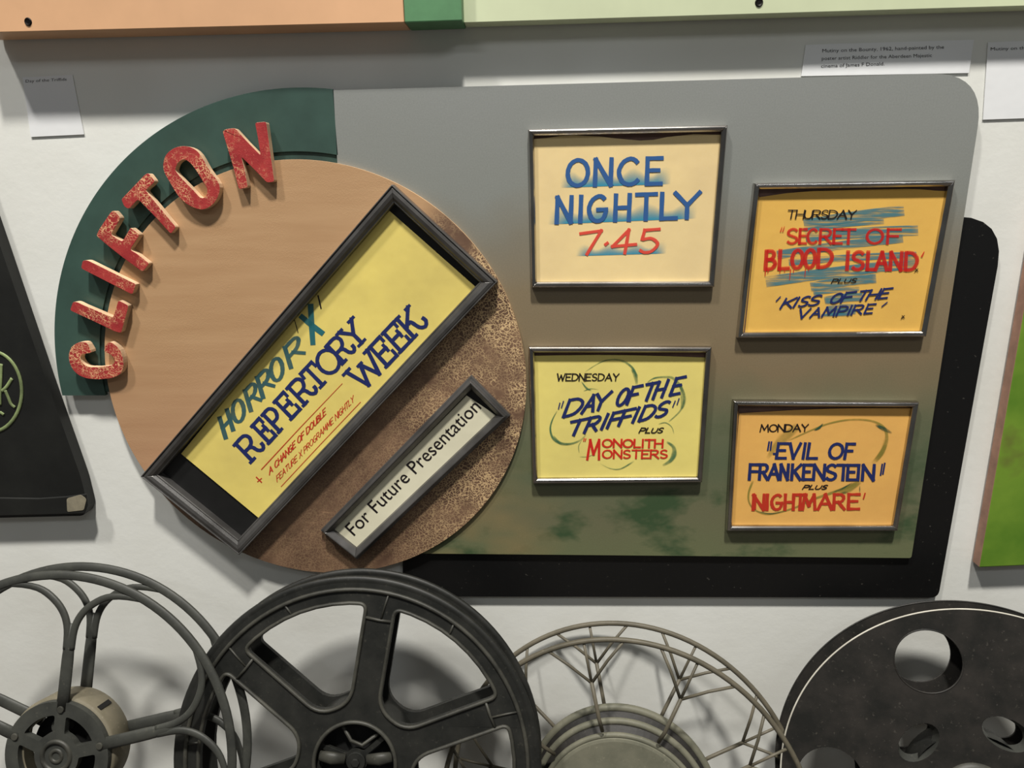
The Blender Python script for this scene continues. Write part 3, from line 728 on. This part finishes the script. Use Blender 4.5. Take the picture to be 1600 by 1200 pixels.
b.word('WEEK', (572, 606), (645.5, 528.5), (-27, -29), 6.4, [(-6, 42), (48, 70), (79, 101), (109, 134)], serif=True, cal=.12)
b.out('navy_ink', p, label='navy blue serif lettering')
b = Brush(hc + E_)
b.word('A CHANGE OF DOUBLE', (421, 742), (509, 647), (-1, -10), 1.9, cal=.3, gap=.2); b.word('FEATURE X PROGRAMME NIGHTLY', (433, 753), (553, 627), (-1, -9.5), 1.3, cal=.3, gap=.2)
b.ribbon([(408, 734), (470, 667), (535, 599)], [1.6, 1.3, .9]); b.ribbon([(439, 760.5), (500, 695), (563.5, 628)], 1.1)
b.ribbon([(400, 745), (409, 754)], 2); b.ribbon([(409, 747), (402, 753)], 1.6)
b.out('red_ink', p, label='fine red lettering')

# --- the small diagonal frame: For Future Presentation
hf = hd + .015
smprof = [(0, hd + .0003), (0, hf - .008), (.004, hf - .007), (.0045, hf - .001), (.006, hf), (.0075, hf - .001), (.013, hf - .007), (.0145, hf - .012), (.0145, hd + .0003)]
t, p, hc = notice([(735, 589), (797, 652), (556, 879), (498, 833)], 'short narrow gunmetal frame set diagonally, holding an ivory strip reading for future presentation', None,
    [(729, 618), (779, 652), (556, 861), (521, 828)], 'ivory_strip', 'backing_black', width=.0145, depth=.015, base=hd, mat='gunmetal', hcard=hd + .004, prof=smprof)
fc = bpy.data.curves.new('lettering', 'FONT'); fc.body = 'For Future Presentation'; fc.size = 1.0; fc.resolution_u = 4
fo = bpy.data.objects.new('font_source', fc); COL.objects.link(fo); bpy.context.view_layer.update()
me = bpy.data.meshes.new_from_object(fo); bpy.data.objects.remove(fo)
xs = [v.co.x for v in me.vertices]; x0, x1 = min(xs), max(xs); ch_ = max(v.co.y for v in me.vertices)
A, B = (553.5, 837.5), (752.5, 637.5); UPV = (-15.5, -14.5)
inv = origin(t)
for v in me.vertices:
    u = (v.co.x - x0) / (x1 - x0); w_ = v.co.y / ch_
    v.co = inv @ W(A[0] + (B[0] - A[0]) * u + UPV[0] * w_, A[1] + (B[1] - A[1]) * u + UPV[1] * w_, hc + .0004)
me.materials.clear(); me.materials.append(M['black_ink'])
at = me.attributes.new('a', 'FLOAT', 'POINT'); at.data.foreach_set('value', [1.0] * len(me.vertices))
lo_ = bpy.data.objects.new('lettering', me); put(lo_, 'lettering', p)

# ------------------------------------------------------------------ paper labels on the wall
def note(corners, label, lines=None, mat='white_note', hh=.0016):
    Q = px_loop(corners, hh)
    o = plate('wall_label', [Q], .0006, hh, mat)
    tag(o, label, 'paper label')
    for (txt, A, B, up) in (lines or []):
        fc = bpy.data.curves.new('t', 'FONT'); fc.body = txt; fc.resolution_u = 2
        fo = bpy.data.objects.new('font_source', fc); COL.objects.link(fo); bpy.context.view_layer.update()
        me = bpy.data.meshes.new_from_object(fo); bpy.data.objects.remove(fo)
        xs = [v.co.x for v in me.vertices]; x0, x1 = min(xs), max(xs)
        for v in me.vertices:
            u = (v.co.x - x0) / (x1 - x0); w_ = v.co.y / .7
            v.co = W(A[0] + (B[0] - A[0]) * u + up[0] * w_, A[1] + (B[1] - A[1]) * u + up[1] * w_, hh + .0002)
        me.materials.clear(); me.materials.append(M['black_ink'])
        at = me.attributes.new('a', 'FLOAT', 'POINT'); at.data.foreach_set('value', [1.0] * len(me.vertices))
        x = bpy.data.objects.new('lettering', me); put(x, 'lettering', o)
    return o
note([(35, 121), (113, 117), (131, 210), (48, 214)], 'small white paper label on the wall at left, above the black board', [('Day of the Triffids', (40, 129), (104, 126), (0, -4.5))])
note([(1259, 70), (1522, 62), (1514, 114), (1252, 119)], 'wide white caption label with three lines of print above the grey panel',
     [('Mutiny on the Bounty, 1962, hand-painted by the', (1285, 82), (1475, 76), (0, -5.5)), ('poster artist Riddler for the Aberdeen Majestic', (1284, 94), (1456, 89), (0, -5.5)), ('cinema of James F Donald.', (1283, 106), (1382, 102), (0, -5.5))])
note([(1544, 66), (1660, 62), (1652, 183), (1536, 187)], 'white paper label at the right edge, beside the rounded corner of the grey panel', [('Mutiny on the', (1548, 79), (1606, 77), (0, -5))])

# ------------------------------------------------------------------ panels above
hA, hB = .043, .0265
top1 = empty('orange_panel', W(300, 50, 0)); tag(top1, 'salmon orange panel with a green end strip, overhanging at top left', 'panel')
zt_ = 240
g1 = px_loop([(-40, 51), (631, 35), (640, -260), (-60, -260)], hA)
zl = W(300, 43.5, hA).z
def ledge(name, x0, x1, y, h, mat, par, h0=.004, H=.26, slope=0.0):
    a, b_ = W(x0, y[0], h), W(x1, y[1], h)
    return plate(name, [[(a.x, a.z), (b_.x, b_.z), (b_.x, b_.z + H), (a.x, a.z + H)]], h0, h, mat, par, bevel=.0012)
ledge('orange_face', -42, 631.5, (51.5, 35), hA, 'orange_panel', top1)
ledge('green_end_strip', 632.5, 722, (35.5, 32.5), hA, 'green_strip', top1)
top2 = empty('pale_green_panel', W(1200, 30, 0)); tag(top2, 'pale sage green panel overhanging at top right, beside the green strip', 'panel')
a = W(722.5, 0, hA).x
ledge('panel_face', 724.5, 1680, (35.5, 7), hB, 'pale_green', top2)
for (x_, y_, h_, par) in ((44, 34, hA, top1), (1186, 4, hB, top2)):
    P = W(x_, y_, h_); g = Geo(); n = 16; R_ = .0048
    ring = lambda r, dy: [(P.x + r * math.cos(2 * math.pi * i / n), P.y + dy, P.z + r * math.sin(2 * math.pi * i / n)) for i in range(n)]
    g.add(ring(R_, -.0001) + ring(R_ * .8, -.0012) + ring(R_ * .45, -.0006), [(i, (i + 1) % n, n + (i + 1) % n, n + i) for i in range(n)] + [(n + i, n + (i + 1) % n, 2 * n + (i + 1) % n, 2 * n + i) for i in range(n)] + [tuple(range(2 * n, 3 * n))])
    g.out('screw', 'hole', par)

# ------------------------------------------------------------------ black board at left with emblem
hk = .020
left = empty('black_emblem_board', W(60, 805, 0)); tag(left, 'worn black board at the left edge with a dull green ringed emblem', 'board')
plate('board', [round_poly(px_loop([(-260, -120), (-175, -120), (0, 384), (70, 588), (126, 745), (137, 790), (132, 806), (-280, 816)], hk), [0, 0, 0, 0, .01, .006, .008, 0])], .002, hk, 'panel_black', left, bevel=.002)
plate('lower_ledge', [px_loop([(-250, 781), (0, 778), (60, 779), (104, 776), (134, 772), (137, 790), (132, 803), (-260, 813)], hk + .004)], hk, hk + .004, 'panel_black', left, bevel=.0015)
plate('worn_corner', [round_poly(px_loop([(104, 779), (126, 773), (135, 780), (131, 797), (105, 800)], hk + .0046), .003, 3)], hk + .004, hk + .0046, 'worn_edge', left)
g = Geo(); c = crop((0, 530), 7.5)
ringp = [(-14 + 48 * math.cos(a_), 612 + 63 * math.sin(a_)) for a_ in [2 * math.pi * i / 48 for i in range(48)]]
g.tube([W(x_, y_, hk + .0005) for x_, y_ in ringp], .0026, 8, True, flat=.4, axis=(0, -1, 0))
g.out('emblem_ring', 'emblem', left, smooth=True)
for st in ([(15, 290), (10, 450), (0, 640), (0, 770)], [(140, 460), (75, 560), (20, 610)], [(60, 600), (100, 690), (130, 760), (175, 800)], [(0, 855), (45, 885)], [(-90, 330), (-150, 430), (-90, 520)]):
    g = Geo(); g.tube([W(*c(*q), hk + .0005) for q in catmull(st, 5)], .0024, 8, flat=.4, axis=(0, -1, 0))
    g.out('emblem_stroke', 'emblem', left, smooth=True)

# ------------------------------------------------------------------ green board at right
hg = .019
right = empty('green_board', W(1580, 888, 0)); tag(right, 'grass green board with a brown edge at the right edge of the picture', 'board')
plate('board', [px_loop([(1530, 887), (1600, 884), (1720, 880), (1800, 300), (1632, 300), (1599, 490)], hg)], .002, hg, ['grass_green', 'board_side'], right, side=1, bevel=.0015)

# ------------------------------------------------------------------ film reels
PX = None
class Reel:
    """local frame: u right, v up in the reel's plane, w towards the viewer; lengths given in pixels of the photograph at the front flange"""
    def __init__(s, name, label, cx, cy, z, axis_px):
        s.k = z / F_PX
        C = CAM + ray(cx, cy) * (z / 1.0)          # ray has unit depth along the camera axis
        ax = -ray(*axis_px).normalized()
        u = Vector((0, 0, 1)).cross(ax).normalized(); v = ax.cross(u)
        m = Matrix.Identity(4)
        for i in range(3): m[i][0], m[i][1], m[i][2], m[i][3] = u[i], v[i], ax[i], C[i]
        s.mat = m; s.e = empty(name, mat=m); tag(s.e, label, 'film reel', 'film reels leaning against the wall'); s.C = C
    def p(s, r, a, w=0): return Vector((r * s.k * math.cos(math.radians(a)), r * s.k * math.sin(math.radians(a)), w * s.k))
    def out(s, g, name, mat, parent=None, **kw): return g.out(name, mat, parent or s.e, local=True, **kw)
def ringpts(R, r, a0, a1, n, w): return [R.p(r, a0 + (a1 - a0) * i / n, w) for i in range(n + 1)]
def cyl(g, R, r, w0, w1, a=0, rad=0, seg=20, mi=0):
    c_ = R.p(rad, a) if rad else Vector((0, 0, 0))
    vs = [c_ + R.p(r, 360 * i / seg, w) for w in (w0, w1) for i in range(seg)]
    g.add(vs, [(i, (i + 1) % seg, seg + (i + 1) % seg, seg + i) for i in range(seg)] + [tuple(range(seg, 2 * seg)), tuple(range(seg))[::-1]], mi)

# reel 1: open spoked aluminium reel at left
R = Reel('film_reel', 'grey open reel with forked tulip spokes at far left', 90, 1180, .905, (862, 622))
def open_flange(w):
    fl = Geo(); n = 120
    fl.lathe([(R.k * r, R.k * (w + q)) for r, q in ((276, -3), (286, -3), (287.5, 0), (286, 3), (276, 3.5), (273.5, 2), (273.5, -2), (276, -3))], n)
    o = R.out(fl, 'flange', 'grey_metal', smooth=True)
    for th in (84.5, 14.5, 157, 229, 301):
        g = Geo()
        P = [R.p(r, th, w) for r in (70, 110, 150, 182, 206)]
        g.tube(P, [R.k * 10.5, R.k * 10, R.k * 9.8, R.k * 8.4, R.k * 1.5], 12, flat=.42, axis=(0, 0, 1))
        for sgn in (-1, 1):
            pts = catmull([(165, sgn * 1.3), (196, sgn * 1.6), (220, sgn * 3.6), (242, sgn * 7.6), (262, sgn * 13.5), (277, sgn * 23)], 4)
            g.tube([R.p(r, th + a_, w) for r, a_ in pts], [R.k * (5.8 if i < 14 else 5.8 - (i - 14) * .25) for i in range(len(pts))], 10, flat=.6, axis=(0, 0, 1))
        R.out(g, 'spoke', 'grey_metal', o, smooth=True)
    return o
open_flange(0); open_flange(-52)
g = Geo(); g.lathe([(R.k * r, R.k * w) for r, w in ((60, -6), (86, -6), (88, -10), (86, -50), (84, -52))], 80)
R.out(g, 'drum', 'drum_tan', smooth=True)
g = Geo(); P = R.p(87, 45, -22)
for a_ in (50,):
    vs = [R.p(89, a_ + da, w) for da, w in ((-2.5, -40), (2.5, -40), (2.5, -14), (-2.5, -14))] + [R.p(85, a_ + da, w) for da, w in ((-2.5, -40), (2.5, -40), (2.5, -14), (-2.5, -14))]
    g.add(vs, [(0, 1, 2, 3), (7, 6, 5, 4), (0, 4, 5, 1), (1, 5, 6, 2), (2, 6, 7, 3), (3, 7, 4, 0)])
R.out(g, 'slot_shade', 'dark_void')  # dark block on the drum, the shade of a slit put into colour
def hub_plate(R, ro, ri, nb, a0, half, w0, w1, cr):
    """ring with bars to a central boss: outline circle with windows as holes"""
    holes = []
    for i in range(nb):
        c_ = a0 + 360 / nb * (i + .5); hw = 180 / nb
        o_ = math.degrees(math.asin(half / ri)); i_ = math.degrees(math.asin(min(.99, half / cr)))
        pts = [(ri, c_ - hw + o_ + (2 * hw - 2 * o_) * j / 8) for j in range(9)] + [(cr, c_ + hw - i_ - (2 * hw - 2 * i_) * j / 5) for j in range(6)]
        xy = [(r * math.cos(math.radians(a_)), r * math.sin(math.radians(a_))) for r, a_ in pts]
        holes.append(round_poly(xy, 4, 2))
    g = Geo(); k_ = R.k
    g.prism([[(ro * math.cos(math.radians(a_)), ro * math.sin(math.radians(a_))) for a_ in range(0, 360, 5)]] + holes, lambda u, v: (u * k_, v * k_, w1 * k_), lambda u, v: (u * k_, v * k_, w0 * k_))
    return g
g = hub_plate(R, 84, 63, 5, 84.5, 9, -7, 3, 36)
hp_ = R.out(g, 'hub_plate', 'grey_metal', bevel=R.k * 1.2)
for th in (84.5, 14.5, 157, 229, 301):
    g = Geo(); cyl(g, R, 5.5, 2, 6, th, 73, 14); R.out(g, 'screw', 'cast_edge', hp_, bevel=R.k)
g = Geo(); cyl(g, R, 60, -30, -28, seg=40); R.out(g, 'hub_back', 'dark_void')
g = Geo(); cyl(g, R, 14, -28, -12, 100, 38, 16); R.out(g, 'axle_boss', 'grey_metal', bevel=R.k)
g = Geo(); g.lathe([(R.k * r, R.k * w) for r, w in ((26, 3), (25, 6), (20, 6), (19, 3))], 40); g.lathe([(R.k * r, R.k * w) for r, w in ((12, 3), (11, 5), (7, 5), (6, 3))], 30)
R.out(g, 'hub_emblem', 'cast_edge', hp_, smooth=True)

# reel 2: heavy cast black reel
R = Reel('film_reel', 'heavy black cast reel with six wide spokes, second from left', 555, 1192, .912, (850, 626))
TH2 = 80.5
def windows(off=24, ro=247, ri=96, scale=1.0):
    hs = []
    for i in range(6):
        c_ = TH2 + 30 + 60 * i
        o_ = math.degrees(math.asin(off / ro)); i_ = math.degrees(math.asin(off / ri))
        pts = [(ro, c_ - 30 + o_ + (60 - 2 * o_) * j / 8) for j in range(9)] + [(ri, c_ + 30 - i_), (ri, c_ - 30 + i_)]
        xy = [(r * math.cos(math.radians(a_)), r * math.sin(math.radians(a_))) for r, a_ in pts]
        hs.append(round_poly(xy, [26] + [0] * 7 + [26, 24, 24], 6))
    return hs
def cast_flange(w, ribs=True):
    k_ = R.k; g = Geo(); hs = windows()
    circle = lambda r, n=120: [(r * math.cos(2 * math.pi * i / n), r * math.sin(2 * math.pi * i / n)) for i in range(n)]
    g.prism([circle(288)] + hs + [circle(64, 48)], lambda u, v: (u * k_, v * k_, (w + 3) * k_), lambda u, v: (u * k_, v * k_, (w - 5) * k_))
    o = R.out(g, 'flange', 'cast_black', bevel=R.k * 1.2)
    g = Geo(); g.lathe([(k_ * r, k_ * (w + q)) for r, q in ((286, -5), (290, -4), (291, 0), (289, 3.4), (284, 3.8), (280, 2.8))], 120)
    R.out(g, 'rim', 'cast_black', o, smooth=True)
    if ribs:
        g = Geo(); g.tube([Vector((x_ * k_, y_ * k_, (w + 4) * k_)) for x_, y_ in circle(270)], k_ * 3.4, 8, True, axis=(0, 0, 1)); R.out(g, 'ridge', 'cast_edge', o, smooth=True)
        for h_ in hs:
            # lip stands just outside the window edge
            cx_, cy_ = sum(p_[0] for p_ in h_) / len(h_), sum(p_[1] for p_ in h_) / len(h_)
            pts = []
            for x_, y_ in h_:
                d_ = math.hypot(x_ - cx_, y_ - cy_); pts.append(Vector((x_ + (x_ - cx_) / d_ * 2.5, y_ + (y_ - cy_) / d_ * 2.5, w + 4)) * k_)
            pts = [p_ for i_, p_ in enumerate(pts) if (p_ - pts[i_ - 1]).length > 1e-5]
            g = Geo(); g.tube(pts, k_ * 3.0, 8, True, axis=(0, 0, 1)); R.out(g, 'window_lip', 'cast_edge', o, smooth=True)
        for i in range(6):
            a_ = TH2 + 60 * i
            for pts, r_ in (([R.p(228, a_ - 1, w + 4), R.p(250, a_ - 1.5, w + 4), R.p(268, a_ - 2, w + 4)], 1.6), ([R.p(228, a_ - 5.5, w + 4), R.p(226, a_, w + 4), R.p(228, a_ + 5.5, w + 4)], 2.4), ([R.p(249, a_ + 33, w + 4), R.p(268, a_ + 34, w + 4)], 1.8)):
                g = Geo(); g.tube(pts, k_ * r_, 6); R.out(g, 'rib', 'cast_edge', o, smooth=True)
    return o
cast_flange(0); cast_flange(-46, False)
g = Geo(); g.lathe([(R.k * r, R.k * w) for r, w in ((90, -4), (90, -43))], 60); R.out(g, 'drum', 'cast_black', smooth=True)
g = Geo(); g.tube([R.p(64.5, a_, 4) for a_ in range(0, 360, 5)], R.k * 3.2, 8, True, axis=(0, 0, 1)); R.out(g, 'hub_ring', 'cast_edge', smooth=True)
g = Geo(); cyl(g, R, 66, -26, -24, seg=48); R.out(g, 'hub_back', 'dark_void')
g = hub_plate(R, 66, 60, 3, 40, 4, -14, -8, 18); hp2 = R.out(g, 'hub_plate', 'cast_black', bevel=R.k)
for a_ in (8, 172):
    g = Geo(); g.tube([R.p(18, a_, -6), R.p(38, a_, -2), R.p(58, a_, -4)], [R.k * 8, R.k * 10, R.k * 8], 10, flat=.6, axis=(0, 0, 1))
    R.out(g, 'hub_lug', 'cast_edge', hp2, smooth=True)
g = Geo(); g.tube([R.p(60, 112, -6), R.p(33, 105, -5), R.p(27, 68, -5), R.p(60, 50, -6)], R.k * 3, 6); R.out(g, 'hub_web', 'cast_edge', hp2, smooth=True)
g = Geo(); cyl(g, R, 15, -12, -2, seg=24); cyl(g, R, 7, -2, 2, seg=6); R.out(g, 'axle_nut', 'cast_black', hp2, bevel=R.k)

# reel 3: wire reel
R = Reel('film_reel', 'olive wire reel with branching rods, third from left', 970, 1290, .940, (985, 622))
def wire_flange(w, a0):
    k_ = R.k; g = Geo(); g.tube([R.p(288, a_, w) for a_ in range(0, 360, 3)], k_ * 4.2, 10, True, axis=(0, 0, 1))
    o = R.out(g, 'ring', 'wire_olive', smooth=True)
    for i in range(10):
        th = a0 + 36 * i; g = Geo()
        g.tube([R.p(142, th, w - 10 if w > -20 else w + 2), R.p(165, th, w), R.p(224, th, w)], k_ * 3.2, 8)
        R.out(g, 'spoke', 'wire_olive', o, smooth=True)
        for d_ in (-12, 0, 12):
            if d_ == 0: continue
        g = Geo()
        for d_ in (-13, 12):
            g.tube([R.p(222, th, w), R.p(255, th + d_ * .55, w), R.p(288, th + d_, w)], k_ * 2.5, 8)
        g.tube([R.p(222, th, w), R.p(288, th + 0, w - 1)], k_ * 2.3, 8)
        R.out(g, 'fork', 'wire_olive', o, smooth=True)
    return o
wire_flange(0, 31.5); wire_flange(-78, 30.5)
g = Geo(); k_ = R.k
g.lathe([(k_ * r, k_ * w) for r, w in ((48, -14), (122, -14), (126, -15), (128, -18))], 100)
face = R.out(g, 'hub_face', 'hub_olive', smooth=False)
g = Geo(); g.lathe([(k_ * r, k_ * w) for r, w in ((126, -17), (128, -30), (138, -36), (138, -54), (149, -60), (149, -76))], 80); R.out(g, 'drum', 'disc_black', smooth=False)  # black core puts the shade of the grooves between the ribs into colour
for r_, w_, q_ in ((130, -20, 4.5), (141, -44, 5.5), (152, -68, 6.5)):
    g = Geo(); g.tube([R.p(r_, a_, w_) for a_ in range(0, 360, 4)], k_ * q_, 10, True, axis=(0, 0, 1)); R.out(g, 'drum_rib', 'hub_olive', smooth=True)
g = Geo(); g.lathe([(k_ * r, k_ * w) for r, w in ((56, -13.5), (50, -10), (44, -12), (42, -20), (40, -70))], 60); R.out(g, 'hub_bushing', 'grey_metal', smooth=True)

# reel 4: solid pressed reel with round holes
R = Reel('film_reel', 'solid dark reel with round holes and a bright edge, far right', 1524, 1242, .897, (1020, 636))
def solid_flange(w, bright):
    k_ = R.k
    circle = lambda r, cx_=0, cy_=0, n=60: [(cx_ + r * math.cos(2 * math.pi * i / n), cy_ + r * math.sin(2 * math.pi * i / n)) for i in range(n)]
    hs = []
    for th in (110, 38, 182, 254, 326): hs.append(circle(50, 211 * math.cos(math.radians(th)), 211 * math.sin(math.radians(th)), 48))
    for th in (68, 140, 212, 284, 356):
        t_, n_ = math.radians(th), 28; pts = []
        for i in range(n_):
            a_ = 2 * math.pi * i / n_; x_, y_ = 24 * math.cos(a_), 36 * math.sin(a_)
            pts.append(((108 + x_) * math.cos(t_) - y_ * math.sin(t_), (108 + x_) * math.sin(t_) + y_ * math.cos(t_)))
        hs.append(pts)
    hs.append(circle(30, n=32))
    g = Geo(); g.prism([circle(286, n=140)] + hs, lambda u, v: (u * k_, v * k_, (w + 1.5) * k_), lambda u, v: (u * k_, v * k_, (w - 1.5) * k_))
    o = R.out(g, 'flange', 'disc_black', bevel=k_ * .8)
    g = Geo(); g.tube([R.p(287, a_, w + 1) for a_ in range(0, 360, 2)], k_ * 1.3, 8, True, axis=(0, 0, 1)); R.out(g, 'rim', 'bright_edge' if bright else 'disc_black', o, smooth=True)
    if bright:
        g = Geo(); g.tube([Vector((x_ * k_, y_ * k_, (w + 1.0) * k_)) for x_, y_ in hs[0]], k_ * 1.3, 6, True, axis=(0, 0, 1)); R.out(g, 'hole_lip', 'disc_black', o, smooth=True)
        for j in range(5):
            g = Geo(); L_ = hs[5 + j]; n_ = len(L_)
            vs = [Vector((x_ * k_, y_ * k_, (w + 1.5) * k_)) for x_, y_ in L_]
            th = math.radians(68 + 72 * j); cx_, cy_ = 108 * math.cos(th), 108 * math.sin(th)
            vs += [Vector(((cx_ + (x_ - cx_) * .82) * k_, (cy_ + (y_ - cy_) * .82) * k_, (w - 12) * k_)) for x_, y_ in L_]
            g.add(vs, [(i, (i + 1) % n_, n_ + (i + 1) % n_, n_ + i) for i in range(n_)]); R.out(g, 'pressed_hole', 'grey_metal', o, smooth=True)
    return o
solid_flange(0, True); solid_flange(-46, False)
g = Geo(); g.lathe([(R.k * r, R.k * w) for r, w in ((92, -2), (92, -44))], 60); R.out(g, 'drum', 'cast_black', smooth=True)
g = Geo(); g.lathe([(R.k * r, R.k * w) for r, w in ((50, 1.5), (47, 8), (36, 9), (31, 6), (29, -4))], 50); R.out(g, 'hub_collar', 'cast_edge', smooth=True)
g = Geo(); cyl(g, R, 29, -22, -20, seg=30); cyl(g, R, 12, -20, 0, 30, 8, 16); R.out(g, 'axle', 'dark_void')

# ------------------------------------------------------------------ ledges the reels stand on (below the frame)
g = Geo(); x0, x1 = -3, 3
g.add([(x0, -2.4, -.02), (x1, -2.4, -.02), (x1, 0, -.02), (x0, 0, -.02), (x0, -2.4, 0), (x1, -2.4, 0), (x1, 0, 0), (x0, 0, 0)], [(3, 2, 1, 0), (4, 5, 6, 7), (0, 1, 5, 4), (1, 2, 6, 5), (2, 3, 7, 6), (3, 0, 4, 7)])
tag(g.out('floor', 'floor'), kind='structure')
bpy.context.view_layer.update()
reels = [o for o in bpy.data.objects if o.name.startswith('film_reel')]
for i, e in enumerate(sorted(reels, key=lambda o: o.location.x)):
    zmin = 9; pts = []
    for ch in [c_ for c_ in bpy.data.objects if c_.type == 'MESH' and (c_.parent == e or (c_.parent and c_.parent.parent == e))]:
        for v in ch.data.vertices:
            q = e.matrix_world @ v.co; pts.append(q)
    q = min(pts, key=lambda q: q.z); ys = [p_.y for p_ in pts]; xc = e.matrix_world.translation.x
    print('reel', i, 'lowest', round(q.z, 3), 'y range', round(min(ys), 3), round(max(ys), 3), 'x', round(min(p_.x for p_ in pts), 3), round(max(p_.x for p_ in pts), 3))
    w_ = .07
    vs = [(xc + sx * w_, y_, z_) for z_ in (0, q.z - .0005) for sx, y_ in ((-1, -.42), (1, -.42), (1, -.001), (-1, -.001))]
    g = Geo(); g.add(vs, [(3, 2, 1, 0), (4, 5, 6, 7), (0, 1, 5, 4), (1, 2, 6, 5), (2, 3, 7, 6), (3, 0, 4, 7)])
    tag(g.out('trim_%d' % (i + 1), 'floor'), kind='structure')
